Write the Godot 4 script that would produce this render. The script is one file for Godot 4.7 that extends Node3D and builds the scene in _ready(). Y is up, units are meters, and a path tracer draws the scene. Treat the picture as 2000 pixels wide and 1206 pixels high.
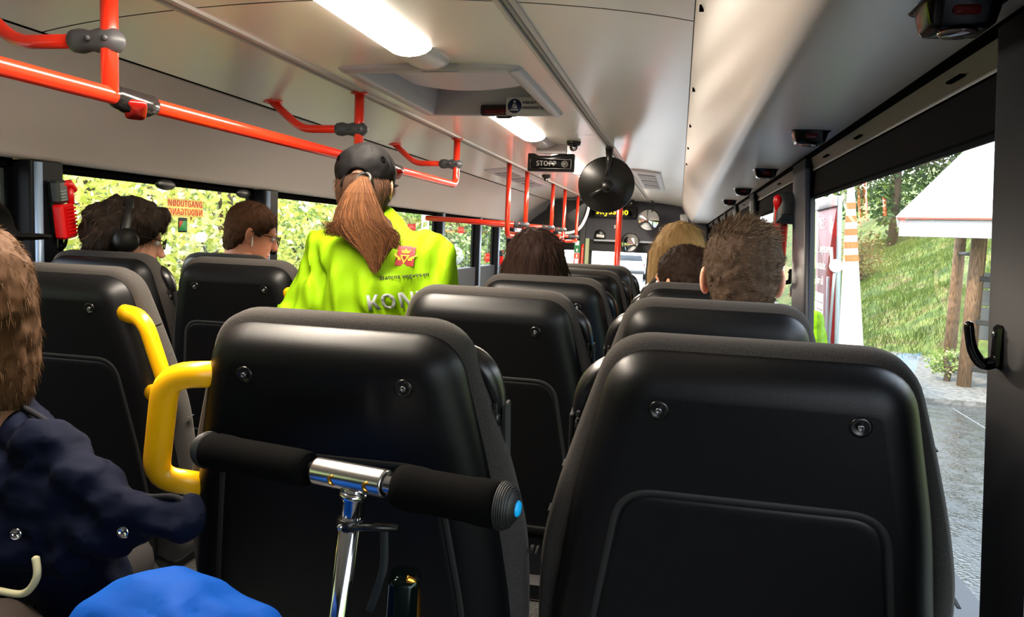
extends Node3D
# Interior of a bus seen from a rear seat. P(x, y, d): metres from the camera's foot; y counts from eye height (1.4 m), d is the distance forwards.

var mats := {}
var taken := {}
var rng := RandomNumberGenerator.new()

func _ready() -> void:
	rng.seed = 7
	# ---- camera, sky, exposure ----
	var cam := Camera3D.new()
	cam.name = "camera"
	cam.fov = rad_to_deg(2.0 * atan(603.0 / 1500.0))
	cam.near = 0.03
	cam.far = 400.0
	cam.transform = Transform3D(Basis(Vector3.UP, 0.210) * Basis(Vector3.RIGHT, -0.0935) * Basis(Vector3.BACK, 0.041), Vector3(0, 1.4, 0))
	add_child(cam)
	cam.current = true
	var sm := ProceduralSkyMaterial.new()
	sm.sky_top_color = Color(0.80, 0.87, 0.95)
	sm.sky_horizon_color = Color(0.97, 0.98, 1.0)
	sm.ground_bottom_color = Color(0.4, 0.42, 0.38)
	sm.ground_horizon_color = Color(0.8, 0.8, 0.8)
	sm.sky_curve = 0.25
	var sky := Sky.new()
	sky.sky_material = sm
	var env := Environment.new()
	env.background_mode = Environment.BG_SKY
	env.sky = sky
	env.background_energy_multiplier = 5.0
	env.tonemap_mode = Environment.TONE_MAPPER_LINEAR
	env.tonemap_exposure = 1.75
	env.sdfgi_enabled = true
	env.ssao_enabled = true
	env.ssil_enabled = true
	var we := WorldEnvironment.new()
	we.name = "world_environment"
	we.environment = env
	add_child(we)
	# hazy sun, high over the left side of the road ahead
	var sun := DirectionalLight3D.new()
	sun.name = "sun"
	sun.light_color = Color(1.0, 0.95, 0.86)
	sun.light_energy = 1.8
	sun.light_angular_distance = 6.0
	sun.shadow_enabled = true
	add_child(sun)
	sun.look_at_from_position(Vector3.ZERO, Vector3(0.75, -1.1, -0.55), Vector3.UP)

	build_shell()
	build_windows()
	build_ceiling_things()
	build_rails()
	build_front()
	build_seats()
	build_small_things()
	build_scooter()
	build_people()
	build_outside()

# ---------------------------------------------------------------- helpers
func P(x: float, y: float, d: float) -> Vector3:
	return Vector3(x, 1.4 + y, -d)

func wx(x: float, y: float) -> float:   # the right wall leans inwards towards the top
	return x - 0.06 * y

func mt(key: String, c := Color(0.5, 0.5, 0.5), rough := 0.6, metal := 0.0, spec := 0.5) -> StandardMaterial3D:
	if not mats.has(key):
		var m := StandardMaterial3D.new()
		m.resource_name = key
		m.albedo_color = c
		m.roughness = rough
		m.metallic = metal
		m.metallic_specular = spec
		m.cull_mode = BaseMaterial3D.CULL_DISABLED
		mats[key] = m
	return mats[key]

func noise_tex(freq: float, size := 256, as_normal := false, oct := 4, ramp: Gradient = null, sd := 1, cell := false) -> NoiseTexture2D:
	var n := FastNoiseLite.new()
	n.seed = sd
	n.frequency = freq
	n.fractal_octaves = oct
	n.noise_type = FastNoiseLite.TYPE_CELLULAR if cell else FastNoiseLite.TYPE_SIMPLEX_SMOOTH
	var t := NoiseTexture2D.new()
	t.width = size
	t.height = size
	t.seamless = true
	t.noise = n
	if as_normal:
		t.as_normal_map = true
		t.bump_strength = 4.0
	if ramp:
		t.color_ramp = ramp
	return t

func grad(cols: Array, offs: Array) -> Gradient:
	var g := Gradient.new()
	g.colors = PackedColorArray(cols)
	g.offsets = PackedFloat32Array(offs)
	return g

func textured(key: String, c: Color, rough: float, ramp: Gradient, freq: float, scale: float, relief := 0.0, sd := 1) -> StandardMaterial3D:
	if mats.has(key):
		return mats[key]
	var m := mt(key, c, rough)
	m.albedo_texture = noise_tex(freq, 256, false, 4, ramp, sd)
	m.uv1_triplanar = true
	m.uv1_world_triplanar = true
	m.uv1_scale = Vector3.ONE * scale
	if relief > 0.0:
		m.heightmap_enabled = true
		m.heightmap_texture = noise_tex(freq * 1.7, 256, false, 4, null, sd + 1)
		m.heightmap_scale = relief
	return m

func numbered(called: String) -> String:
	if not taken.has(called):
		taken[called] = 0
		return called
	taken[called] += 1
	return "%s_%03d" % [called, taken[called]]

func thing(called: String, label: String, category: String, at := Vector3.ZERO, group := "") -> Node3D:
	var o := Node3D.new()
	o.name = numbered(called)
	o.position = at
	add_child(o, true)
	return tag(o, label, category, group)

func tag(o: Node3D, label: String, category: String, group := "") -> Node3D:
	o.set_meta("label", label)
	o.set_meta("category", category)
	if group != "":
		o.set_meta("group", group)
	return o

func stuff(o: Node3D) -> Node3D:
	o.set_meta("kind", "stuff")
	return o

func struct(called: String, mesh: Mesh, m: Material, at := Vector3.ZERO) -> Node3D:
	var o: Node3D
	if mesh:
		var mi := MeshInstance3D.new()
		mi.mesh = mesh
		mi.material_override = m
		o = mi
	else:
		o = Node3D.new()
	o.name = numbered(called)
	o.position = at
	o.set_meta("kind", "structure")
	add_child(o, true)
	return o

func part(called: String, mesh: Mesh, m: Material, parent: Node, at := Vector3.ZERO, rot := Vector3.ZERO) -> MeshInstance3D:
	var o := MeshInstance3D.new()
	var nm := called
	var k := 0
	while parent.has_node(NodePath(nm)):
		k += 1
		nm = "%s_%03d" % [called, k]
	o.name = nm
	o.mesh = mesh
	o.material_override = m
	o.position = at
	o.rotation = rot
	parent.add_child(o, true)
	return o

func solo(called: String, mesh: Mesh, m: Material, label: String, category: String, at := Vector3.ZERO, group := "") -> MeshInstance3D:
	var o := MeshInstance3D.new()
	o.name = numbered(called)
	o.mesh = mesh
	o.material_override = m
	o.position = at
	add_child(o, true)
	tag(o, label, category, group)
	return o

func copy(o: Node3D, called: String, label: String, at: Vector3) -> Node3D:
	var c: Node3D = o.duplicate()
	c.name = numbered(called)
	add_child(c, true)
	c.position = at
	c.set_meta("label", label)
	return c

func begin(flat := false) -> SurfaceTool:
	var st := SurfaceTool.new()
	st.begin(Mesh.PRIMITIVE_TRIANGLES)
	st.set_smooth_group(-1 if flat else 0)
	return st

func done(st: SurfaceTool) -> ArrayMesh:
	st.generate_normals()
	return st.commit()

func tri(st: SurfaceTool, a: Vector3, b: Vector3, c: Vector3) -> void:
	st.add_vertex(a)
	st.add_vertex(b)
	st.add_vertex(c)

func quad(st: SurfaceTool, a: Vector3, b: Vector3, c: Vector3, d: Vector3) -> void:
	tri(st, a, b, c)
	tri(st, a, c, d)

# bevelled box between two corners
func add_box(st: SurfaceTool, lo: Vector3, hi: Vector3, bev := 0.004, xf := Transform3D()) -> void:
	st.set_smooth_group(-1)
	var c := (lo + hi) / 2.0
	var h := (hi - lo).abs() / 2.0
	bev = minf(bev, minf(h.x, minf(h.y, h.z)) * 0.9)
	var pt := func(sx: float, sy: float, sz: float, ax: int) -> Vector3:
		var e := h - Vector3.ONE * bev
		e[ax] = h[ax]
		return xf * (c + Vector3(sx * e.x, sy * e.y, sz * e.z))
	for s in [1.0, -1.0]:
		var f := [[pt.call(s, -1.0, -1.0, 0), pt.call(s, 1.0, -1.0, 0), pt.call(s, 1.0, 1.0, 0), pt.call(s, -1.0, 1.0, 0)],
			[pt.call(-1.0, s, -1.0, 1), pt.call(-1.0, s, 1.0, 1), pt.call(1.0, s, 1.0, 1), pt.call(1.0, s, -1.0, 1)],
			[pt.call(-1.0, -1.0, s, 2), pt.call(1.0, -1.0, s, 2), pt.call(1.0, 1.0, s, 2), pt.call(-1.0, 1.0, s, 2)]]
		for k in f:
			if s > 0.0:
				quad(st, k[3], k[2], k[1], k[0])
			else:
				quad(st, k[0], k[1], k[2], k[3])
	for s in [1.0, -1.0]:
		for t in [1.0, -1.0]:
			var a1 := [pt.call(s, t, -1.0, 0), pt.call(s, t, 1.0, 0), pt.call(s, t, 1.0, 1), pt.call(s, t, -1.0, 1)]
			var a2 := [pt.call(s, -1.0, t, 0), pt.call(s, 1.0, t, 0), pt.call(s, 1.0, t, 2), pt.call(s, -1.0, t, 2)]
			var a3 := [pt.call(-1.0, s, t, 1), pt.call(1.0, s, t, 1), pt.call(1.0, s, t, 2), pt.call(-1.0, s, t, 2)]
			for a in [[a1, s * t > 0.0], [a2, s * t < 0.0], [a3, s * t > 0.0]]:
				var k: Array = a[0]
				if a[1]:
					quad(st, k[0], k[1], k[2], k[3])
				else:
					quad(st, k[3], k[2], k[1], k[0])
			for u in [1.0, -1.0]:
				var p0: Vector3 = pt.call(s, t, u, 0)
				var p1: Vector3 = pt.call(s, t, u, 1)
				var p2: Vector3 = pt.call(s, t, u, 2)
				if s * t * u > 0.0:
					tri(st, p2, p1, p0)
				else:
					tri(st, p0, p1, p2)

func box(lo: Vector3, hi: Vector3, bev := 0.004) -> ArrayMesh:
	var st := begin(true)
	add_box(st, lo, hi, bev)
	return done(st)

func loft(st: SurfaceTool, rings: Array, cap0 := true, cap1 := true, closed := true) -> void:
	for r in rings.size() - 1:
		var a: PackedVector3Array = rings[r]
		var b: PackedVector3Array = rings[r + 1]
		var n := a.size()
		for i in (n if closed else n - 1):
			var j := (i + 1) % n
			quad(st, a[i], b[i], b[j], a[j])
	for e in [[cap0, 0], [cap1, rings.size() - 1]]:
		if e[0]:
			var a: PackedVector3Array = rings[e[1]]
			var c := Vector3.ZERO
			for p in a:
				c += p
			c /= a.size()
			for i in a.size():
				var j := (i + 1) % a.size()
				if e[1] == 0:
					tri(st, c, a[i], a[j])
				else:
					tri(st, c, a[j], a[i])

func add_tube(st: SurfaceTool, pts: PackedVector3Array, rad: Variant, sides := 12, flat := 1.0, up := Vector3.ZERO, round_ends := false) -> void:
	var rings := []
	var prev := up
	var n := pts.size()
	for i in n:
		var t := (pts[mini(i + 1, n - 1)] - pts[maxi(i - 1, 0)]).normalized()
		if prev == Vector3.ZERO:
			prev = Vector3.UP if absf(t.y) < 0.9 else Vector3.RIGHT
		var u := (prev - t * prev.dot(t)).normalized()
		var v := t.cross(u)
		prev = u
		var r: float = rad[i] if rad is Array or rad is PackedFloat32Array else rad
		var ring := PackedVector3Array()
		for k in sides:
			var a := TAU * k / sides
			ring.append(pts[i] + u * cos(a) * r + v * sin(a) * r * flat)
		if round_ends and i == 0:
			for q in [[0.3, 0.5], [0.75, 0.2]]:
				var e := PackedVector3Array()
				for p in ring:
					e.append(pts[0] + (p - pts[0]) * q[0] - t * r * q[1])
				rings.append(e)
		rings.append(ring)
		if round_ends and i == n - 1:
			for q in [[0.75, 0.2], [0.3, 0.5]]:
				var e := PackedVector3Array()
				for p in ring:
					e.append(pts[i] + (p - pts[i]) * q[0] + t * r * q[1])
				rings.append(e)
	loft(st, rings)

func tube(pts: PackedVector3Array, rad: Variant, sides := 12, flat := 1.0, up := Vector3.ZERO, round_ends := false) -> ArrayMesh:
	var st := begin()
	add_tube(st, pts, rad, sides, flat, up, round_ends)
	return done(st)

# rounds the corners of a path
func bent(pts: Array, r: float, n := 6) -> PackedVector3Array:
	var out := PackedVector3Array([pts[0]])
	for i in range(1, pts.size() - 1):
		var a: Vector3 = pts[i - 1]
		var b: Vector3 = pts[i]
		var c: Vector3 = pts[i + 1]
		var rr := minf(r, minf(a.distance_to(b), b.distance_to(c)) * 0.48)
		var s := b + (a - b).normalized() * rr
		var e := b + (c - b).normalized() * rr
		for k in n + 1:
			var t := float(k) / n
			out.append(s.lerp(b, t).lerp(b.lerp(e, t), t))
	out.append(pts[pts.size() - 1])
	return out

func spline(pts: Array, n := 5) -> PackedVector3Array:
	var out := PackedVector3Array()
	for i in pts.size() - 1:
		for k in n:
			out.append((pts[i] as Vector3).cubic_interpolate(pts[i + 1], pts[maxi(i - 1, 0)], pts[mini(i + 2, pts.size() - 1)], float(k) / n))
	out.append(pts[pts.size() - 1])
	return out

func add_lathe(st: SurfaceTool, prof: Array, segs := 24, xf := Transform3D()) -> void:
	var rings := []
	for p in prof:
		var ring := PackedVector3Array()
		for k in segs:
			var a := TAU * k / segs
			ring.append(xf * Vector3(cos(a) * p[0], p[1], sin(a) * p[0]))
		rings.append(ring)
	loft(st, rings)

func lathe(prof: Array, segs := 24, xf := Transform3D()) -> ArrayMesh:
	var st := begin()
	add_lathe(st, prof, segs, xf)
	return done(st)

# y axis of the result points along dir
func aim(dir: Vector3, at := Vector3.ZERO) -> Transform3D:
	var y := dir.normalized()
	var x := y.cross(Vector3.RIGHT if absf(y.x) < 0.9 else Vector3.BACK).normalized()
	return Transform3D(Basis(x, y, x.cross(y)), at)

func inset(o: PackedVector2Array, by: float) -> PackedVector2Array:
	var out := PackedVector2Array()
	var n := o.size()
	for i in n:
		var e1 := (o[i] - o[(i + n - 1) % n]).normalized()
		var e2 := (o[(i + 1) % n] - o[i]).normalized()
		var t := (e1 + e2).normalized()
		out.append(o[i] + Vector2(-t.y, t.x) * by)
	return out

# layers of an anticlockwise outline: [inset, z]
func add_pillow(st: SurfaceTool, o: PackedVector2Array, layers: Array, cap0 := true, cap1 := true) -> void:
	var rings := []
	for l in layers:
		var ring := PackedVector3Array()
		for p in inset(o, l[0]):
			ring.append(Vector3(p.x, p.y, l[1]))
		rings.append(ring)
	loft(st, rings, cap0, cap1)

func pillow(o: PackedVector2Array, layers: Array, flat := false, cap0 := true, cap1 := true) -> ArrayMesh:
	var st := begin(flat)
	add_pillow(st, o, layers, cap0, cap1)
	return done(st)

func rounded(pts: Array, r: Array, n := 6) -> PackedVector2Array:
	var out := PackedVector2Array()
	var m := pts.size()
	for i in m:
		var a: Vector2 = pts[(i + m - 1) % m]
		var b: Vector2 = pts[i]
		var c: Vector2 = pts[(i + 1) % m]
		var rr: float = r[i % r.size()]
		if rr <= 0.0:
			out.append(b)
			continue
		var s := b + (a - b).normalized() * rr
		var e := b + (c - b).normalized() * rr
		for k in n + 1:
			var t := float(k) / n
			out.append(s.lerp(b, t).lerp(b.lerp(e, t), t))
	return out

func rrect(w: float, h: float, r: float, n := 5) -> PackedVector2Array:
	return rounded([Vector2(-w / 2, -h / 2), Vector2(w / 2, -h / 2), Vector2(w / 2, h / 2), Vector2(-w / 2, h / 2)], [r], n)

func slab(o: PackedVector2Array, z0: float, z1: float, bev := 0.003) -> ArrayMesh:
	return pillow(o, [[bev, z0], [0.0, z0 + bev], [0.0, z1 - bev], [bev, z1]])

func text_mesh(s: String, height: float, depth := 0.002, bold := true) -> TextMesh:
	var t := TextMesh.new()
	var f := SystemFont.new()
	f.font_names = PackedStringArray(["Droid Sans"])
	f.font_weight = 700 if bold else 400
	t.font = f
	t.text = s
	t.font_size = 48
	t.pixel_size = height / 34.0
	t.depth = depth
	t.curve_step = 2.0
	return t

# extrude a cross-section (points as (x, y) relative to the eye) along the bus
func sweep(prof: Array, d0: float, d1: float, thick := Vector2(0, 0.02), smooth := true) -> ArrayMesh:
	var st := begin(not smooth)
	var rings := []
	for d in [d0, d1]:
		var ring := PackedVector3Array()
		for p in prof:
			ring.append(P(p[0], p[1], d))
		rings.append(ring)
	loft(st, rings, false, false, false)
	var m := done(st)
	var st2 := begin(true)
	rings = []
	for d in [d0, d1]:
		var ring := PackedVector3Array()
		for p in prof:
			ring.append(P(p[0] + thick.x, p[1] + thick.y, d))
		rings.append(ring)
	var a: PackedVector3Array = rings[0]
	var b: PackedVector3Array = rings[1]
	for i in a.size() - 1:
		quad(st2, a[i], a[i + 1], b[i + 1], b[i])
	var off := Vector3(thick.x, thick.y, 0)
	for i in a.size() - 1:
		quad(st2, a[i] - off, a[i + 1] - off, a[i + 1], a[i])
		quad(st2, b[i], b[i + 1], b[i + 1] - off, b[i] - off)
	for i in [0, a.size() - 1]:
		quad(st2, a[i], b[i], b[i] - off, a[i] - off)
	st2.generate_normals()
	var out := ArrayMesh.new()
	st2.append_from(m, 0, Transform3D())
	return st2.commit(out)

# ---------------------------------------------------------------- the shell of the bus
func c_panel() -> StandardMaterial3D:
	var m := mt("ceiling_panel", Color(0.90, 0.88, 0.83), 0.3, 0.0, 0.5)
	if not m.clearcoat_enabled:
		m.clearcoat_enabled = true
		m.clearcoat = 0.55
		m.clearcoat_roughness = 0.22
	return m

func build_shell() -> void:
	var lino := textured("floor_lino", Color(1, 1, 1), 0.6, grad([Color(0.42, 0.42, 0.41), Color(0.56, 0.55, 0.53)], [0.3, 0.7]), 0.08, 3.0)
	struct("floor", box(Vector3(-2.46, -0.12, -12.6), Vector3(0.5, 0.0, 2.0)), lino)
	var slate := mt("dark_slate", Color(0.165, 0.18, 0.215), 0.55)
	var outer := mt("outer_skin", Color(0.62, 0.12, 0.10), 0.4)
	# side walls below and above the windows
	var wl := struct("wall_left", null, null)
	part("lower_wall", box(P(-2.46, -1.5, 12.6), P(-2.34, -0.38, -2.0)), slate, wl)
	part("upper_wall", box(P(-2.46, 0.209, 12.6), P(-2.37, 0.8, -2.0)), outer, wl)
	part("cover_panel", sweep([[-1.852, 0.528], [-1.95, 0.482], [-2.06, 0.41], [-2.16, 0.335], [-2.24, 0.268], [-2.286, 0.226], [-2.30, 0.212], [-2.32, 0.206], [-2.37, 0.208]], -1.5, 11.8, Vector2(-0.012, 0.012)), mt("side_panel", Color(0.68, 0.64, 0.62), 0.42), wl)
	var wr := struct("wall_right", null, null)
	part("lower_wall", box(P(0.47, -1.5, 12.6), P(0.57, -0.62, -2.0)), slate, wr)
	part("upper_wall", box(P(0.44, 0.2, 12.6), P(0.52, 0.8, -2.0)), outer, wr)
	var duct := mt("duct_panel", Color(0.74, 0.71, 0.69), 0.36, 0.0, 0.5)
	duct.clearcoat_enabled = true
	duct.clearcoat = 0.3
	duct.clearcoat_roughness = 0.32
	part("duct", sweep([[0.0, 0.545], [0.006, 0.53], [0.035, 0.475], [0.068, 0.42], [0.102, 0.37], [0.130, 0.334], [0.142, 0.320], [0.153, 0.311], [0.166, 0.306], [0.182, 0.304], [0.21, 0.303], [0.30, 0.303], [0.36, 0.302], [0.385, 0.299]], -1.5, 11.6, Vector2(0.01, 0.012)), duct, wr)
	part("groove", sweep([[0.383, 0.310], [0.385, 0.288], [0.392, 0.283]], -1.5, 11.6, Vector2(0.01, 0.01), false), mt("black_rubber", Color(0.014, 0.014, 0.017), 0.8, 0.0, 0.08), wr)
	part("header_strip", sweep([[0.390, 0.286], [0.40, 0.252], [0.40, 0.245]], -1.5, 11.6, Vector2(0.01, 0.01), false), mt("header_grey", Color(0.29, 0.32, 0.345), 0.5), wr)
	part("header_frame", box(P(0.405, 0.165, 11.6), P(0.44, 0.25, -1.5)), mt("black_rubber"), wr)
	# small slots in the header and clips on the duct
	for d in [1.3, 1.95, 2.35, 3.4, 4.3, 5.2]:
		part("slot", box(P(0.388, 0.262, d + 0.03), P(0.397, 0.266, d - 0.03), 0.001), mt("black_rubber"), wr)
	for d in [1.75, 2.65, 3.45, 4.25, 5.1]:
		part("clip", box(P(0.012, 0.50, d + 0.008), P(0.03, 0.512, d - 0.008), 0.001), mt("black_rubber"), wr)
	struct("wall_back", box(P(-2.46, -1.5, -1.9), P(0.56, 0.8, -2.0)), slate)
	# ceiling: three strips of panels with joints, a roof above
	var ce := struct("ceiling", null, null)
	part("roof", box(P(-2.46, 0.78, 12.6), P(0.56, 0.84, -2.0)), outer, ce)
	var prof := func(x: float) -> float:
		var u := (x + 0.925) / 0.925
		return 0.606 - 0.064 * u * u - 0.008 * pow(u, 8.0)
	var joints := [-1.5, 1.95, 4.45, 6.95, 9.45, 11.7]
	for strip in [[-1.845, -1.40], [-1.345, -0.49], [-0.435, 0.002]]:
		for k in joints.size() - 1:
			var ds := [joints[k] + 0.0035, joints[k + 1] - 0.0035]
			var xs := []
			for i in 9:
				xs.append(lerpf(strip[0], strip[1], i / 8.0))
			var hatch: bool = k == 1 and strip[0] == -1.345
			if hatch:
				xs = [-1.345, -1.24, -1.08, -0.92, -0.76, -0.62, -0.55, -0.49]
				ds = [joints[k] + 0.0035, 2.74, 3.70, joints[k + 1] - 0.0035]
			var st := begin()
			for a in ds.size() - 1:
				for i in xs.size() - 1:
					if hatch and a == 1 and xs[i] >= -1.25 and xs[i + 1] <= -0.61:
						continue
					var y0: float = prof.call(xs[i])
					var y1: float = prof.call(xs[i + 1])
					quad(st, P(xs[i], y0, ds[a]), P(xs[i + 1], y1, ds[a]), P(xs[i + 1], y1, ds[a + 1]), P(xs[i], y0, ds[a + 1]))
					quad(st, P(xs[i], y0 + 0.012, ds[a + 1]), P(xs[i + 1], y1 + 0.012, ds[a + 1]), P(xs[i + 1], y1 + 0.012, ds[a]), P(xs[i], y0 + 0.012, ds[a]))
			part("panel", done(st), c_panel(), ce)
	for d in joints.slice(1, 5):
		for sx in [[-1.85, -1.345], [-1.345, -0.48], [-0.44, 0.004]]:
			var pr := []
			for i in 9:
				var x := lerpf(sx[0], sx[1], i / 8.0)
				pr.append([x, prof.call(x) + 0.004])
			part("joint", sweep(pr, d - 0.02, d + 0.02, Vector2(0, 0.012)), mt("joint_brown", Color(0.32, 0.26, 0.22), 0.7), ce)
	part("seam_strip", box(P(-1.90, 0.535, 11.8), P(-1.838, 0.57, -1.5)), mt("black_rubber"), ce)
	# the two trims along the ceiling: a channel with two lips and a lighter core
	var n := 1
	for x in [-1.372, -0.462]:
		var t := struct("trim_%d" % n, null, null)
		n += 1
		var y: float = prof.call(x)
		var alu := mt("trim_alu", Color(0.74, 0.72, 0.70), 0.4, 0.1)
		part("channel", sweep([[x - 0.03, y + 0.0], [x - 0.028, y - 0.008], [x - 0.014, y - 0.010], [x - 0.012, y + 0.004], [x + 0.012, y + 0.004], [x + 0.014, y - 0.010], [x + 0.028, y - 0.008], [x + 0.03, y + 0.0]], -1.5, 11.7, Vector2(0, 0.01), false), alu, t)
		part("insert", sweep([[x - 0.011, y + 0.003], [x - 0.006, y - 0.006], [x + 0.006, y - 0.006], [x + 0.011, y + 0.003]], -1.5, 11.7, Vector2(0, 0.01)), mt("trim_core", Color(0.64, 0.61, 0.59), 0.5), t)

# ---------------------------------------------------------------- windows and posts
func glass() -> StandardMaterial3D:
	if mats.has("window_glass"):
		return mats["window_glass"]
	var m := mt("window_glass", Color(0.75, 0.85, 0.8, 0.04), 0.0, 0.0, 0.62)
	m.transparency = BaseMaterial3D.TRANSPARENCY_ALPHA
	return m

func pane_x(x0: float, y0: float, x1: float, y1: float, d0: float, d1: float, t := 0.005) -> ArrayMesh:
	var st := begin(true)
	quad(st, P(x0, y0, d0), P(x1, y1, d0), P(x1, y1, d1), P(x0, y0, d1))
	return done(st)

func build_windows() -> void:
	var post := mt("post_slate", Color(0.040, 0.047, 0.066), 0.45, 0.0, 0.25)
	var face := mt("post_face", Color(0.07, 0.09, 0.135), 0.42, 0.0, 0.35)
	var rub := mt("black_rubber")
	var n := 1
	var lp := [[-1.5, -1.3], [0.73, 0.92], [2.36, 2.55], [3.97, 4.16], [5.60, 5.79], [7.32, 7.47], [8.80, 8.93], [9.77, 9.90], [10.7, 10.86], [11.75, 12.0]]
	for k in lp.size() - 1:
		var w := struct("window_%d" % n, null, null)
		n += 1
		var d0: float = lp[k][1]
		var d1: float = lp[k + 1][0]
		var low := -0.375 if k < 5 else -0.62
		part("pane", pane_x(-2.375, low, -2.375, 0.209, d0, d1), glass(), w)
		part("frame_top", box(P(-2.40, 0.172, d1), P(-2.362, 0.214, d0)), rub, w)
		part("frame_bottom", box(P(-2.40, low - 0.02, d1), P(-2.362, low + 0.03, d0)), rub, w)
		part("frame_side", box(P(-2.40, low, d0 + 0.03), P(-2.362, 0.209, d0)), rub, w)
		part("frame_side", box(P(-2.40, low, d1), P(-2.362, 0.209, d1 - 0.03)), rub, w)
	var wl := get_node("wall_left")
	for k in lp.size():
		var a: float = lp[k][0]
		var b: float = lp[k][1]
		var o := rounded([Vector2(-2.4, -b), Vector2(-2.305, -b + 0.02), Vector2(-2.305, -a - 0.02), Vector2(-2.4, -a)], [0.0, 0.012, 0.012, 0.0], 3)
		var st := begin(true)
		var rings := []
		for y in [0.0, 1.605]:
			var r := PackedVector3Array()
			for p in o:
				r.append(Vector3(p.x, y, p.y))
			rings.append(r)
		loft(st, rings)
		part("post", done(st), post, wl)
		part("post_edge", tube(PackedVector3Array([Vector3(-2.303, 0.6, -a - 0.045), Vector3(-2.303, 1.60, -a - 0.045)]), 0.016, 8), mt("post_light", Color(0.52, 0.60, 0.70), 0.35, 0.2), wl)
	for c in [[2.12, 1], [3.2, 1], [3.86, 1]]:
		var w := get_node("window_%d" % (3 if c[0] < 2.3 else 4))
		var st := begin()
		add_lathe(st, [[0.0, 0.012], [0.05, 0.011], [0.062, 0.003], [0.064, -0.006]], 20, Transform3D(Basis(Vector3(0, 0, 1.15), Vector3(0.6, 0, 0), Vector3(0, 0.42, 0)), P(-2.36, 0.176, c[0])))
		part("blind_catch", done(st), mt("black_plastic", Color(0.035, 0.035, 0.04), 0.35), w)
	# right side: everything leans inwards
	var rp := [[-1.5, -1.3], [0.90, 1.115], [2.60, 2.90], [4.35, 4.62], [5.7, 5.95], [7.0, 7.2], [8.3, 8.5], [9.6, 9.8], [11.4, 11.8]]
	for k in rp.size() - 1:
		var w := struct("window_%d" % n, null, null)
		n += 1
		var d0: float = rp[k][1]
		var d1: float = rp[k + 1][0]
		part("pane", pane_x(wx(0.432, -0.62), -0.62, wx(0.432, 0.2), 0.2, d0, d1), glass(), w)
		for f in [[d0 - 0.03, d0 - 0.0], [d1 + 0.08, d1 + 0.11]]:
			var st := begin(true)
			add_box(st, P(0.404, -0.64, f[1]), P(0.436, 0.2, f[0]), 0.003)
			var fr := part("frame_side", done(st), mt("frame_green", Color(0.09, 0.11, 0.11), 0.5), w)
			fr.transform = lean()
		var fb := part("frame_bottom", box(P(0.418, -0.66, d1), P(0.444, -0.60, d0)), rub, w)
		fb.transform = lean()
	var wr := get_node("wall_right")
	for k in rp.size():
		var a: float = rp[k][0]
		var b: float = rp[k][1]
		var o := rounded([Vector2(0.408, -a), Vector2(0.392, -a - 0.01), Vector2(0.392, -b + 0.01), Vector2(0.408, -b)], [0.0, 0.012, 0.012, 0.0], 4)
		var st := begin()
		var rings := []
		for y in [-1.4, 0.285]:
			var r := PackedVector3Array()
			for p in o:
				r.append(Vector3(wx(p.x, y), 1.4 + y, p.y))
			rings.append(r)
		loft(st, rings)
		part("post", done(st), face if k == 2 else post, wr)
		if k == 1:
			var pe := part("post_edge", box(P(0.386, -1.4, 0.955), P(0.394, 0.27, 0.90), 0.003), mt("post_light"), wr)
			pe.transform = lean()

# the shear of the right wall as a small turn about the window sill line at eye height
func lean() -> Transform3D:
	var piv := Vector3(0.43, 1.4, 0)
	return Transform3D(Basis(Vector3.BACK, 0.06), piv) * Transform3D(Basis(), -piv)

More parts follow.
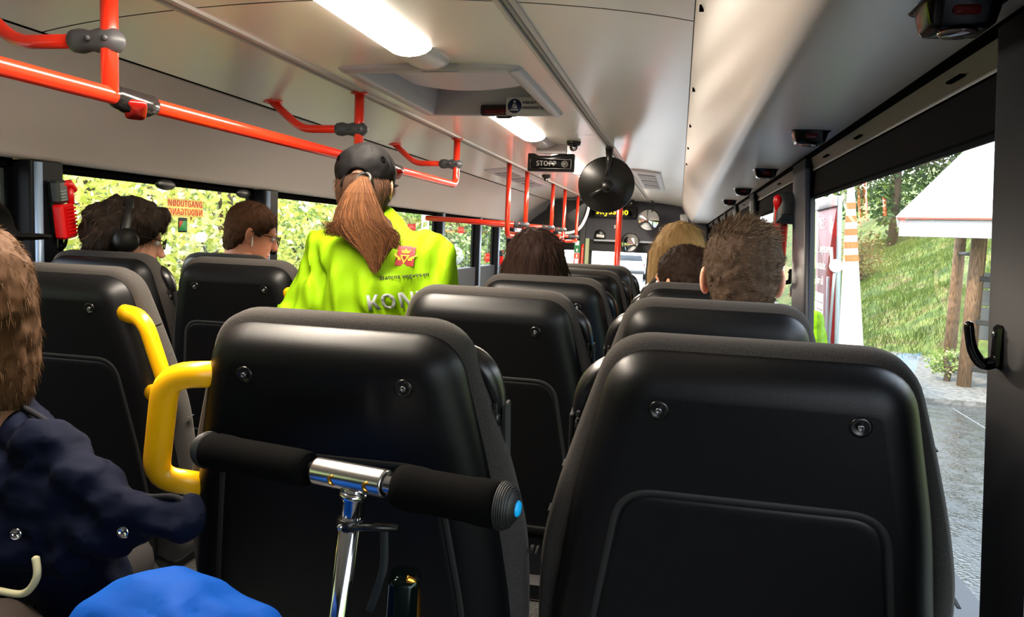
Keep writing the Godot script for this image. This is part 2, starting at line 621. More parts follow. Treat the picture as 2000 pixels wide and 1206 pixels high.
# ---------------------------------------------------------------- ceiling fittings
func build_ceiling_things() -> void:
	# light strips with their lamps
	var glow := mt("lamp_glow", Color(1, 1, 1), 0.4)
	glow.emission_enabled = true
	glow.emission = Color(1.0, 0.95, 0.88)
	glow.emission_energy_multiplier = 8.0
	var dull := mt("lamp_cover", Color(0.80, 0.77, 0.78), 0.3)
	var strips := [[0.75, 2.45, 2.68, "long ceiling light strip overhead, ending at the roof hatch"], [3.72, 4.62, 5.25, "short lit ceiling strip between roof hatch and stop sign"], [5.75, 6.9, 7.1, "small lit ceiling strip beyond the stop sign"], [7.4, 10.6, 10.8, "distant ceiling light strip near the front wall"]]
	for s in strips:
		var t := thing("ceiling_light", s[3], "ceiling light", P(-0.90, 0.605, s[0]), "ceiling light strips")
		var prof := []
		for i in 9:
			var a := PI * i / 8.0
			prof.append([-cos(a) * 0.078, -sin(a) * 0.036 + 0.004])
		for q in [[s[0], s[1], glow, "diffuser"], [s[1] + 0.002, s[2], dull, "end_cover"]]:
			var st := begin()
			var rings := []
			for d in [q[0], q[1] - 0.06, q[1] - 0.02, q[1]]:
				var r := PackedVector3Array()
				var k: float = 1.0
				if q[3] == "end_cover":
					k = {q[0]: 1.0, q[1] - 0.06: 1.0, q[1] - 0.02: 0.9, q[1]: 0.4}[d]
				for p in prof:
					r.append(Vector3(p[0] * lerpf(1.0, k, 0.5), p[1] * k, -(d - s[0])))
				rings.append(r)
			loft(st, rings, false, false, false)
			part(q[3], done(st), q[2], t)
		var L: float = s[1] - s[0]
		var al := AreaLight3D.new()
		al.name = "strip_lamp"
		al.area_size = Vector2(0.14, L)
		al.light_color = Color(1.0, 0.94, 0.86)
		al.light_energy = 2.9 * L
		t.add_child(al)
		al.area_range = 12.0
		al.area_attenuation = 2.0
		al.shadow_enabled = true
		al.position = Vector3(0, -0.036, -L / 2.0)
		al.rotation = Vector3(-PI / 2, 0, 0)
	# roof hatch: a frame below the ceiling and a recess above it
	var grey := mt("hatch_grey", Color(0.68, 0.69, 0.72), 0.4)
	var h := thing("roof_hatch", "grey roof hatch with deep recess, in the ceiling between two light strips", "roof hatch", P(-0.93, 0.60, 3.22))
	var st := begin()
	var outer := rrect(0.70, 1.06, 0.05)
	var holes := [[0.0, 0.004], [0.0, -0.006], [0.012, -0.016], [0.05, -0.018], [0.06, -0.012], [0.075, 0.03], [0.095, 0.11]]
	var rings := []
	for l in holes:
		var r := PackedVector3Array()
		for p in inset(outer, l[0]):
			r.append(Vector3(p.x, l[1], -p.y))
		rings.append(r)
	loft(st, rings, false, false)
	part("frame", done(st), grey, h)
	part("recess_roof", box(Vector3(-0.27, 0.105, -0.45), Vector3(0.27, 0.118, 0.45)), grey, h)
	# curved fan housing at the near half of the recess
	st = begin()
	rings = []
	for z in [0.45, -0.08]:
		var r := PackedVector3Array()
		for i in 11:
			var u := i / 10.0 * 2.0 - 1.0
			r.append(Vector3(u * 0.265, 0.055 - 0.03 * (1.0 - u * u), z))
		rings.append(r)
	var back := PackedVector3Array()
	for p in rings[1]:
		back.append(Vector3(p.x, 0.115, -0.10))
	rings.append(back)
	loft(st, rings, false, false, false)
	part("fan_housing", done(st), mt("hatch_pale", Color(0.76, 0.76, 0.78), 0.4), h)
	for i in 14:
		part("grille_slot", box(Vector3(-0.12 + i * 0.016, 0.030, -0.087), Vector3(-0.11 + i * 0.016, 0.05, -0.078), 0.001), mt("black_plastic"), h)
	part("latch", tube(bent([Vector3(0.02, -0.014, -0.49), Vector3(0.03, -0.022, -0.488), Vector3(0.09, -0.022, -0.488), Vector3(0.10, -0.014, -0.49)], 0.01), 0.008, 8), mt("black_plastic"), h)
	for z in [0.495, -0.495]:
		part("handle_recess", box(Vector3(-0.02, -0.0205, z - 0.008), Vector3(0.12, -0.017, z + 0.008), 0.002), mt("hatch_pale"), h)
	# stop lamp and belt notice on the far side of the recess
	var sl := thing("stop_lamp", "dark red stop lamp block at the far edge of the roof hatch", "lamp", P(-0.905, 0.60, 3.66))
	part("housing", slab(rrect(0.135, 0.05, 0.012), -0.02, 0.015), mt("lamp_dark", Color(0.16, 0.10, 0.10), 0.2), sl)
	part("lens", slab(rrect(0.105, 0.022, 0.008), 0.013, 0.022), mt("lens_red", Color(0.40, 0.05, 0.06), 0.12), sl, Vector3(0.005, -0.008, 0))
	var nt := thing("belt_notice", "white seat belt notice with blue round pictogram at the hatch edge", "sign", P(-0.735, 0.618, 3.64))
	part("plate", slab(rrect(0.22, 0.085, 0.01), -0.003, 0.002), mt("sign_white", Color(0.86, 0.86, 0.86), 0.4), nt)
	var navy := mt("sign_blue", Color(0.07, 0.12, 0.33), 0.4)
	part("disc", slab(circle(0.034), 0.0, 0.004), navy, nt, Vector3(-0.068, 0.0, 0))
	belt_figure(nt, Vector3(-0.068, 0.0, 0.0045), 0.034)
	part("lettering", text_mesh("PÅBUDT Å BRUKE", 0.0125), mt("ink_dark", Color(0.10, 0.11, 0.16), 0.6), nt, Vector3(0.042, 0.016, 0.003))
	part("lettering", text_mesh("SIKKERHETSBELTE", 0.0125), mt("ink_dark"), nt, Vector3(0.042, -0.008, 0.003))
	# STOPP sign hanging below the light strip
	var sg := thing("stop_sign", "black STOPP sign box hanging below the ceiling light strip", "sign", P(-0.845, 0.545, 4.98))
	var blk := mt("sign_black", Color(0.035, 0.033, 0.035), 0.3)
	part("case", slab(rounded([Vector2(-0.152, -0.115), Vector2(0.152, -0.115), Vector2(0.152, 0.0), Vector2(0.06, 0.0), Vector2(0.0, -0.014), Vector2(-0.08, -0.014), Vector2(-0.11, 0.0), Vector2(-0.152, 0.0)], [0.006], 3), -0.05, 0.0), blk, sg)
	part("window", slab(rrect(0.27, 0.062, 0.006), 0.0, 0.002), mt("sign_glass", Color(0.012, 0.012, 0.014), 0.12), sg, Vector3(0, -0.066, 0))
	part("lettering", text_mesh("STOPP", 0.032), mt("ink_dim", Color(0.30, 0.29, 0.27), 0.5), sg, Vector3(-0.028, -0.064, 0.003))
	part("badge", slab(circle(0.022), 0.002, 0.004), mt("ink_dim"), sg, Vector3(0.092, -0.066, 0))
	belt_figure(sg, Vector3(0.092, -0.066, 0.0045), 0.022, blk)
	part("bracket", box(Vector3(-0.10, 0.0, -0.04), Vector3(0.10, 0.065, -0.01)), mt("lamp_cover"), sg)
	# camera domes
	for c in [[-0.675, 0.604, 4.80, 1.0, "black camera dome on the ceiling, right of the stop sign"], [-1.275, 0.598, 7.3, 1.0, "black camera dome on the ceiling, below the stop sign"], [-0.72, 0.60, 11.35, 1.1, "black camera dome by the front wall above the display"]]:
		var t := thing("camera_dome", c[4], "camera", P(c[0], c[1], c[2]), "ceiling cameras")
		t.scale = Vector3.ONE * c[3]
		part("mount", lathe([[0.0, 0.0], [0.044, 0.0], [0.045, -0.012], [0.040, -0.026], [0.024, -0.032], [0.0, -0.033]], 20), mt("black_plastic"), t)
		part("eye", lathe([[0.0, 0.026], [0.018, 0.020], [0.026, 0.0], [0.018, -0.02], [0.0, -0.026]], 16), mt("camera_eye", Color(0.10, 0.10, 0.11), 0.08), t, Vector3(0.0, -0.038, 0.0))
		part("lens", lathe([[0.0, 0.006], [0.010, 0.005], [0.012, 0.0]], 12), mt("chrome", Color(0.82, 0.82, 0.84), 0.12, 1.0), t, Vector3(0.006, -0.046, 0.022), Vector3(PI / 2 + 0.4, 0, 0))
	# the big convex mirror seen from behind
	var dm := thing("convex_mirror", "large round convex mirror seen from behind, hanging from the right ceiling trim", "mirror", P(-0.463, 0.585, 4.9))
	var black := mt("mirror_black", Color(0.05, 0.047, 0.045), 0.32)
	part("arm", tube(bent([Vector3(0, 0, 0), Vector3(0.002, -0.13, 0.0), Vector3(-0.012, -0.18, -0.02), Vector3(-0.035, -0.225, -0.05)], 0.05), [0.026, 0.017, 0.015, 0.0135, 0.0135, 0.0135, 0.0135, 0.0135, 0.0135, 0.0135, 0.0135, 0.0135, 0.0135, 0.0135, 0.0135, 0.0135], 12), black, dm)
	part("arm_socket", lathe([[0.0, 0.01], [0.027, 0.01], [0.026, -0.02], [0.018, -0.025], [0.018, -0.09], [0.013, -0.095]], 16), black, dm)
	var dx := Transform3D(Basis(Vector3.UP, 0.16) * Basis(Vector3.RIGHT, 0.20), Vector3(-0.012, -0.235, -0.06))
	var dish := []
	for i in 10:
		var r := 0.176 * i / 9.0
		dish.append([r, -0.055 + 0.055 * pow(r / 0.176, 2.0)])
	var toz := Transform3D(dx.basis * Basis(Vector3.RIGHT, -PI / 2), dx.origin)
	st = begin()
	dish = []
	for i in 12:
		var r := 0.172 * i / 11.0
		dish.append([r, 0.045 * (1.0 - pow(r / 0.172, 2.0))])
	add_lathe(st, dish + [[0.178, -0.002], [0.180, -0.008], [0.174, -0.014]], 48, Transform3D(dx.basis * Basis(Vector3.RIGHT, PI / 2), dx.origin))
	part("back_shell", done(st), black, dm)
	st = begin()
	var face := []
	for i in 10:
		var r := 0.174 * i / 9.0
		face.append([r, -0.014 - 0.05 * (1.0 - pow(r / 0.174, 2.0))])
	add_lathe(st, face, 48, Transform3D(dx.basis * Basis(Vector3.RIGHT, PI / 2), dx.origin))
	part("mirror_face", done(st), mt("mirror_silver", Color(0.92, 0.93, 0.94), 0.02, 1.0), dm)
	st = begin()
	add_lathe(st, [[0.0, 0.085], [0.028, 0.085], [0.036, 0.075], [0.040, 0.035]], 20, Transform3D(dx.basis * Basis(Vector3.RIGHT, PI / 2), dx.origin))
	part("hub", done(st), mt("black_plastic"), dm)
	part("lever", tube(PackedVector3Array([dx * Vector3(-0.02, -0.01, 0.075), dx * Vector3(-0.10, -0.06, 0.05)]), 0.011, 10, 1.0, Vector3.ZERO, true), mt("black_plastic"), dm)
	# air vents in the ceiling
	for v in [[-1.56, 0.572, 7.5, "grey louvred air vent in the ceiling, left side above the red poles"], [-0.30, 0.572, 7.4, "grey louvred air vent in the ceiling, right of the hanging mirror"]]:
		var t := thing("air_vent", v[3], "air vent", P(v[0], v[1], v[2]), "ceiling air vents")
		t.rotation = Vector3(0, 0, 0.09 if v[0] < -1.0 else -0.09)
		st = begin()
		rings = []
		var o := rrect(0.25, 2.1, 0.05)
		for l in [[0.0, 0.005], [0.004, -0.008], [0.03, -0.014]]:
			var r := PackedVector3Array()
			for p in inset(o, l[0]):
				r.append(Vector3(p.x, l[1], -p.y))
			rings.append(r)
		loft(st, rings, false, true)
		part("frame", done(st), mt("vent_grey", Color(0.70, 0.70, 0.72), 0.4), t)
		for k in 3:
			var z := (k - 1) * 0.58
			part("opening", box(Vector3(-0.075, -0.0175, z - 0.22), Vector3(0.075, -0.012, z + 0.22)), mt("vent_dark", Color(0.22, 0.20, 0.20), 0.6), t)
			for j in 5:
				part("louvre", box(Vector3(-0.075, -0.022, z - 0.18 + j * 0.09), Vector3(0.075, -0.016, z - 0.15 + j * 0.09), 0.001), mt("vent_grey"), t)
	# reading lamps under the duct
	var names := ["nearest dark reading lamp under the right duct, in the top corner", "dark chrome reading lamp under the duct, second from the near end", "third dark reading lamp along the right duct", "fourth dark reading lamp along the right duct, above the cropped head", "farthest small reading lamp under the right duct"]
	var ds := [1.06, 2.15, 3.2, 4.3, 5.4]
	for i in 5:
		var t := thing("reading_lamp", names[i], "lamp", P(0.315, 0.304, ds[i]), "reading lamps under the duct")
		var o := rrect(0.085, 0.075, 0.018)
		st = begin()
		rings = []
		for l in [[-0.004, 0.003], [0.0, -0.004], [0.006, -0.028], [0.012, -0.034]]:
			var r := PackedVector3Array()
			for p in inset(o, l[0]):
				r.append(Vector3(p.x, l[1], -p.y))
			rings.append(r)
		loft(st, rings)
		part("body", done(st), mt("lamp_black", Color(0.05, 0.045, 0.045), 0.15, 0.6), t)
		part("lens", lathe([[0.0, 0.003], [0.02, 0.003], [0.023, 0.0]], 20), mt("lamp_lens", Color(0.45, 0.40, 0.40), 0.08, 0.7), t, Vector3(0, -0.036, 0.008), Vector3(PI, 0, 0))
		part("switch", slab(rrect(0.03, 0.014, 0.005), 0.0, 0.005), mt("lens_red"), t, Vector3(0.0, -0.016, 0.034), Vector3(-0.2, 0, 0))
		part("plate", slab(rrect(0.10, 0.09, 0.02), -0.002, 0.003), mt("lamp_dark"), t, Vector3(0, 0.0, 0), Vector3(PI / 2, 0, 0))

func circle(r: float, n := 28) -> PackedVector2Array:
	var o := PackedVector2Array()
	for i in n:
		o.append(Vector2(cos(TAU * i / n), sin(TAU * i / n)) * r)
	return o

# a seated figure with a belt, as on the belt signs
func belt_figure(t: Node3D, at: Vector3, r: float, m: Material = null) -> void:
	m = m if m else mt("sign_white")
	part("pictogram_head", slab(circle(r * 0.17, 14), 0, 0.001, 0.0003), m, t, at + Vector3(0, r * 0.58, 0))
	var body := PackedVector2Array([Vector2(-0.42, -0.35), Vector2(0.42, -0.35), Vector2(0.2, 0.3), Vector2(-0.2, 0.3)])
	for i in body.size():
		body[i] *= r
	part("pictogram_body", slab(body, 0, 0.001, 0.0003), m, t, at)
	var seat := PackedVector2Array([Vector2(-0.6, -0.62), Vector2(0.6, -0.62), Vector2(0.6, -0.45), Vector2(-0.6, -0.45)])
	for i in seat.size():
		seat[i] *= r
	part("pictogram_seat", slab(seat, 0, 0.001, 0.0003), m, t, at)
	part("pictogram_belt", box(Vector3(-r * 0.55, -r * 0.05, 0.0), Vector3(r * 0.55, r * 0.05, 0.0016), 0.0002), mt("sign_blue"), t, at, Vector3(0, 0, 0.8))

# ---------------------------------------------------------------- orange rails
func clamp_mesh(n: int) -> ArrayMesh:
	var st := begin()
	add_tube(st, PackedVector3Array([Vector3(0.032, 0, 0), Vector3(0.02, 0, 0), Vector3(-0.02, 0, 0), Vector3(-0.05, 0, 0), Vector3(-0.075, 0, 0), Vector3(-0.098, 0, 0), Vector3(-0.105, 0, 0)]), [0.018, 0.029, 0.030, 0.024, 0.030, 0.027, 0.02], 14, 1.0, Vector3.UP, true)
	for x in [0.012, -0.035]:
		add_lathe(st, [[0.0, 0.036], [0.006, 0.036], [0.008, 0.028]], 10, Transform3D(Basis(Vector3.RIGHT, PI / 2), Vector3(x, 0.0, 0.0)))
	return done(st)

func stop_button(t: Node3D, at: Vector3) -> void:
	var b := Node3D.new()
	var st := begin()
	add_tube(st, PackedVector3Array([Vector3(0, 0, 0.075), Vector3(0, 0, 0.065), Vector3(0, -0.004, 0.03), Vector3(0, -0.006, -0.03), Vector3(0, 0, -0.065), Vector3(0, 0, -0.075)]), [0.022, 0.027, 0.032, 0.032, 0.027, 0.022], 14)
	var body := part("button_housing", done(st), mt("button_grey", Color(0.10, 0.09, 0.09), 0.18), t, at)
	b.free()
	part("button", slab(rrect(0.05, 0.062, 0.016), -0.004, 0.008), mt("button_red", Color(0.55, 0.08, 0.06), 0.2), body, Vector3(0.022, -0.024, 0.022), Vector3(0.9, 0.75, 0.0))

func build_rails() -> void:
	var red := mt("rail_red", Color(0.83, 0.165, 0.075), 0.24, 0.0, 0.5)
	red.clearcoat_enabled = true
	red.clearcoat = 0.4
	red.clearcoat_roughness = 0.12
	var grey := mt("clamp_grey", Color(0.24, 0.245, 0.26), 0.45)
	var X := -1.37
	var r1 := thing("grab_rail", "long orange-red grab rail along the left ceiling with drop posts and a stop button", "handrail", P(X, 0, 0))
	r1.position = P(X, 0.0, 1.65)
	var o := r1.position
	part("rail", tube(bent([P(X, 0.302, -1.2) - o, P(X, 0.302, 4.61) - o, P(X, 0.585, 4.61) - o], 0.07), 0.0205, 14), red, r1)
	for d in [1.65, 3.13]:
		part("post", tube(PackedVector3Array([P(X, 0.30, d) - o, P(X, 0.585, d) - o]), 0.0205, 14), red, r1)
	for d in [1.65, 3.13, 4.61]:
		var b := part("branch", tube(bent([P(X, 0.430, d) - o, P(X - 0.27, 0.430, d) - o, P(X - 0.41, 0.548, d) - o], 0.05), 0.0175, 14), red, r1)
		part("ceiling_flange", lathe([[0.0, 0.0], [0.042, 0.0], [0.042, -0.008], [0.022, -0.014]], 18), red, b, P(X - 0.405, 0.549, d) - o)
		part("clamp", clamp_mesh(0), grey, r1, P(X, 0.430, d) - o)
		part("flange", lathe([[0.0, 0.0], [0.038, 0.0], [0.038, -0.006], [0.022, -0.01]], 18), red, r1, P(X, 0.585, d) - o)
	stop_button(r1, P(X, 0.302, 1.735) - o)
	stop_button(r1, P(X, 0.302, 3.56) - o)
	var r2 := thing("grab_rail", "orange-red U-shaped grab rail with vertical posts hanging beside the front left windows", "handrail", P(X, 0, 6.1))
	o = r2.position
	part("rail", tube(bent([P(X, 0.585, 6.1) - o, P(X, 0.0, 6.1) - o, P(X, 0.0, 9.2) - o, P(X, 0.585, 9.2) - o], 0.10), 0.0205, 12), red, r2)
	for d in [6.85, 8.3]:
		part("post", tube(PackedVector3Array([P(X, 0.0, d) - o, P(X, 0.585, d) - o]), 0.0205, 12), red, r2)
	for q in [[6.85, 0.108], [8.3, 0.112], [9.2, 0.105]]:
		part("wall_bar", tube(PackedVector3Array([P(X, q[1], q[0]) - o, P(-2.31, q[1] + 0.03, q[0]) - o]), 0.024, 12), red, r2)
		part("clamp", clamp_mesh(0), grey, r2, P(X, q[1], q[0]) - o)
	stop_button(r2, P(X, 0.0, 6.5) - o)
	stop_button(r2, P(X, 0.0, 9.0) - o)
	var r3 := thing("grab_rail", "short orange-red grab rail post by the driver's compartment with low return", "handrail", P(X, 0, 10.4))
	o = r3.position
	part("rail", tube(bent([P(X, 0.58, 10.4) - o, P(X, -0.03, 10.4) - o, P(X, -0.03, 9.4) - o], 0.05), 0.0205, 12), red, r3)
	part("wall_bar", tube(PackedVector3Array([P(X, 0.03, 10.4) - o, P(-2.31, 0.05, 10.4) - o]), 0.02, 12), red, r3)
	part("clamp", clamp_mesh(0), grey, r3, P(X, 0.03, 10.4) - o)
	var fp := thing("grab_pole", "orange-red upright pole from floor to ceiling below the hanging round mirror", "pole", Vector3(-0.465, 0, -6.04))
	part("pole", tube(PackedVector3Array([Vector3(0, 0.0, 0), Vector3(0, 1.985, 0)]), 0.0235, 14), red, fp)
	part("floor_flange", lathe([[0.0, 0.0], [0.05, 0.0], [0.05, 0.008], [0.024, 0.014]], 18), red, fp)
	part("ceiling_flange", lathe([[0.0, 0.0], [0.04, 0.0], [0.04, -0.008], [0.024, -0.012]], 18), red, fp, Vector3(0, 1.987, 0))

# ---------------------------------------------------------------- front of the bus
func build_front() -> void:
	var dark := mt("front_slate", Color(0.235, 0.235, 0.27), 0.6)
	var black := mt("black_plastic")
	var wf := struct("wall_front", null, null)
	part("upper_panel", box(P(-2.37, 0.0, 12.0), P(0.5, 0.80, 11.75)), dark, wf)
	part("lower_panel", box(P(-2.37, -0.17, 11.95), P(0.5, 0.0, 11.8)), mt("front_black", Color(0.05, 0.05, 0.06), 0.6), wf)
	part("ledge", box(P(-1.27, -0.018, 11.8), P(0.35, 0.012, 11.68)), mt("ledge_light", Color(0.62, 0.64, 0.68), 0.4), wf)
	part("dashboard", box(P(-2.37, -1.5, 12.0), P(0.5, -1.02, 11.6), 0.03), mt("front_black"), wf)
	part("recess", box(P(-0.30, 0.10, 11.77), P(0.30, 0.14, 11.745)), black, wf)
	part("recess", box(P(-0.34, 0.02, 11.77), P(0.05, 0.09, 11.745)), black, wf)
	for q in [[-2.37, -2.25], [-1.40, -1.315], [-0.47, -0.40], [0.42, 0.5]]:
		part("mullion", box(P(q[0], -1.1, 11.98), P(q[1], -0.16, 11.86), 0.01), mt("front_black"), wf)
	var w := struct("window_front", null, null)
	var st := begin(true)
	quad(st, P(-2.3, -0.17, 11.92), P(0.46, -0.17, 11.92), P(0.46, -1.06, 11.92), P(-2.3, -1.06, 11.92))
	part("windscreen_pane", done(st), glass(), w)
	# dark rounded cab cover with a white curved trim
	var cab := thing("cab_cover", "dark rounded cover above the driver's cab with a white curved edge trim", "cover", P(-1.62, 0.29, 10.75))
	part("body", pillow(rounded([Vector2(-0.30, -0.17), Vector2(0.24, -0.21), Vector2(0.36, 0.25), Vector2(-0.20, 0.25)], [0.14, 0.16, 0.03, 0.16], 8), [[0.05, -0.3], [0.0, -0.25], [0.0, 0.0], [0.012, 0.012]]), mt("cab_dark", Color(0.075, 0.08, 0.085), 0.35), cab)
	part("edge_trim", tube(spline([Vector3(-0.05, -0.215, 0.0), Vector3(0.14, -0.20, 0.01), Vector3(0.26, -0.12, 0.01), Vector3(0.34, 0.06, 0.01), Vector3(0.37, 0.26, 0.0)], 6), 0.022, 10), mt("trim_white", Color(0.75, 0.76, 0.78), 0.35), cab)
	# partition behind the driver with a green and red sign
	var pt := thing("cab_partition", "dark partition post with pale green edge and red pipe behind the driver", "partition", Vector3(-1.38, 0, -11.3))
	part("post", box(Vector3(-0.05, 0, -0.03), Vector3(0.03, 1.95, 0.03)), mt("post_dark", Color(0.11, 0.115, 0.125), 0.5), pt)
	part("edge_strip", box(Vector3(0.035, 0, -0.02), Vector3(0.09, 1.42, 0.03)), mt("pale_green", Color(0.52, 0.55, 0.42), 0.6), pt)
	part("pipe", tube(PackedVector3Array([Vector3(0.0, 0.0, 0.06), Vector3(0.0, 1.28, 0.06), Vector3(0.0, 1.32, 0.03)]), 0.02, 10), mt("rail_red"), pt)
	var sg := thing("exit_sign", "small upright sign with two green and two red squares by the driver's cab", "sign", P(-1.46, -0.20, 11.25))
	var cols := [["green_square", Color(0.10, 0.42, 0.25)], ["green_square", Color(0.10, 0.42, 0.25)], ["orange_square", Color(0.72, 0.30, 0.17)], ["red_square", Color(0.75, 0.10, 0.10)]]
	for i in 4:
		var y := 0.135 - i * 0.09
		part(cols[i][0], box(Vector3(-0.043, y - 0.044, -0.004), Vector3(0.043, y + 0.044, 0.004), 0.001), mt(cols[i][0], cols[i][1], 0.5), sg)
	var wh := mt("sign_white")
	part("arrow", text_mesh("→", 0.05), wh, sg, Vector3(0, 0.135, 0.0045))
	part("glyph", box(Vector3(-0.012, 0.02, 0.004), Vector3(0.012, 0.06, 0.006), 0.001), wh, sg)
	part("glyph", box(Vector3(-0.008, -0.07, 0.004), Vector3(0.008, -0.02, 0.006), 0.001), wh, sg)
	part("arrow", text_mesh("↘", 0.05), wh, sg, Vector3(0, -0.135, 0.0045))
	# display
	var dp := thing("led_display", "black LED display with yellow lettering on the front wall", "display", P(-1.0, 0.43, 11.6))
	part("case", slab(rrect(0.70, 0.17, 0.01), -0.14, 0.0), mt("sign_black"), dp)
	var led := mt("led_lit", Color(0.9, 0.75, 0.1), 0.5)
	led.emission_enabled = true
	led.emission = Color(1.0, 0.80, 0.05)
	led.emission_energy_multiplier = 1.1
	part("screen", slab(rrect(0.62, 0.13, 0.004), 0.0, 0.002, 0.001), mt("sign_glass"), dp)
	part("screen_lettering", text_mesh("skyss.no", 0.085), led, dp, Vector3(-0.005, 0.0, 0.003))
	# round mirrors
	for q in [[-0.445, 0.315, 11.2, 0.155, 0.10, 0.0, "round interior mirror at the front right of the LED display", [-0.42, 0.60]], [-0.705, -0.02, 11.3, 0.135, -0.30, -0.1, "round mirror showing the driver, above the windscreen beside the red pole", [-0.705, 0.10]]]:
		var t := thing("round_mirror", q[6], "mirror", P(q[0], q[1], q[2]), "round mirrors at the front")
		var r: float = q[3]
		var xf := Transform3D(Basis(Vector3.UP, q[4]) * Basis(Vector3.RIGHT, PI / 2 + q[5]), Vector3.ZERO)
		var prof := []
		for i in 10:
			var u := r * i / 9.0
			prof.append([u, 0.035 * (1.0 - u * u / (r * r))])
		part("mirror_face", lathe(prof, 36, xf), mt("mirror_silver"), t)
		part("mirror_rim", lathe([[r - 0.004, 0.004], [r + 0.008, 0.004], [r + 0.008, -0.02], [r * 0.5, -0.035], [0.0, -0.04]], 36, xf), mt("black_plastic"), t)
		var top := P(q[7][0], q[7][1], q[2] + 0.35 if q[1] < 0.1 else q[2] - 0.1) - t.position
		part("arm", tube(PackedVector3Array([xf * Vector3(0, -0.03, 0), (top + xf * Vector3(0, -0.06, 0)) * 0.5 + Vector3(0.06, 0.06, 0.0), top]), 0.014, 8), mt("black_plastic"), t)
	var sp := thing("speaker_box", "small pale grey speaker box at the front end of the right duct", "speaker", P(0.05, 0.33, 11.25))
	part("case", slab(rrect(0.11, 0.17, 0.015), -0.08, 0.0), mt("speaker_grey", Color(0.62, 0.62, 0.63), 0.5), sp, Vector3.ZERO, Vector3(0, 0, 0.12))
	part("foot", box(Vector3(-0.01, -0.13, -0.06), Vector3(0.05, -0.085, -0.02)), mt("black_plastic"), sp)
	var s2 := thing("belt_sticker", "small white belt sticker with blue disc on the front wall", "sign", P(-0.21, 0.20, 11.752))
	part("plate", slab(rrect(0.19, 0.055, 0.006), -0.004, 0.004, 0.001), wh, s2)
	part("disc", slab(circle(0.021), 0.004, 0.006, 0.0005), mt("sign_blue"), s2, Vector3(-0.065, 0, 0))
	part("text_line", box(Vector3(-0.03, 0.004, 0.004), Vector3(0.08, 0.012, 0.0055), 0.0005), mt("ink_grey", Color(0.55, 0.53, 0.50), 0.5), s2)
	part("text_line", box(Vector3(-0.03, -0.012, 0.004), Vector3(0.06, -0.004, 0.0055), 0.0005), mt("ink_grey"), s2)
	var s3 := thing("label_plate", "tiny pale label on the dark front wall left of the red pole", "label", P(-0.93, 0.21, 11.752))
	part("plate", slab(rrect(0.10, 0.05, 0.004), -0.004, 0.004, 0.001), wh, s3)
	part("line", box(Vector3(-0.04, -0.003, 0.004), Vector3(0.04, 0.003, 0.0055), 0.0005), mt("ink_grey"), s3)
	var pr := thing("ticket_machine", "small black box with a white face on the shelf beside the cab partition", "machine", P(-1.20, 0.012, 11.72))
	part("case", slab(rounded([Vector2(-0.07, 0), Vector2(0.10, 0), Vector2(0.10, 0.10), Vector2(0.02, 0.15), Vector2(-0.05, 0.12)], [0.01], 3), -0.03, 0.05), black, pr)
	part("face", slab(rrect(0.12, 0.045, 0.004), 0.05, 0.056), wh, pr, Vector3(0.03, 0.05, 0), Vector3(0, 0, -0.08))

# ---------------------------------------------------------------- seats
const TOP := 1.235
const LEAN := 0.17

func outline(ws: Array, r: float, low: float) -> PackedVector2Array:
	var right := []
	for w in ws:
		right.append(Vector2(w[1], w[0]))
	var pts := []
	var rad := []
	for i in range(right.size() - 1, -1, -1):
		pts.append(Vector2(-right[i].x, right[i].y))
	# anticlockwise: bottom right, up the right side, across the top, down the left side
	var out := []
	for i in range(right.size() - 1, -1, -1):
		out.append(right[i])
		rad.append(low if i == right.size() - 1 else (r if i == 0 else 0.05))
	for i in right.size():
		out.append(Vector2(-right[i].x, right[i].y))
		rad.append(low if i == right.size() - 1 else (r if i == 0 else 0.05))
	return rounded(out, rad, 8)

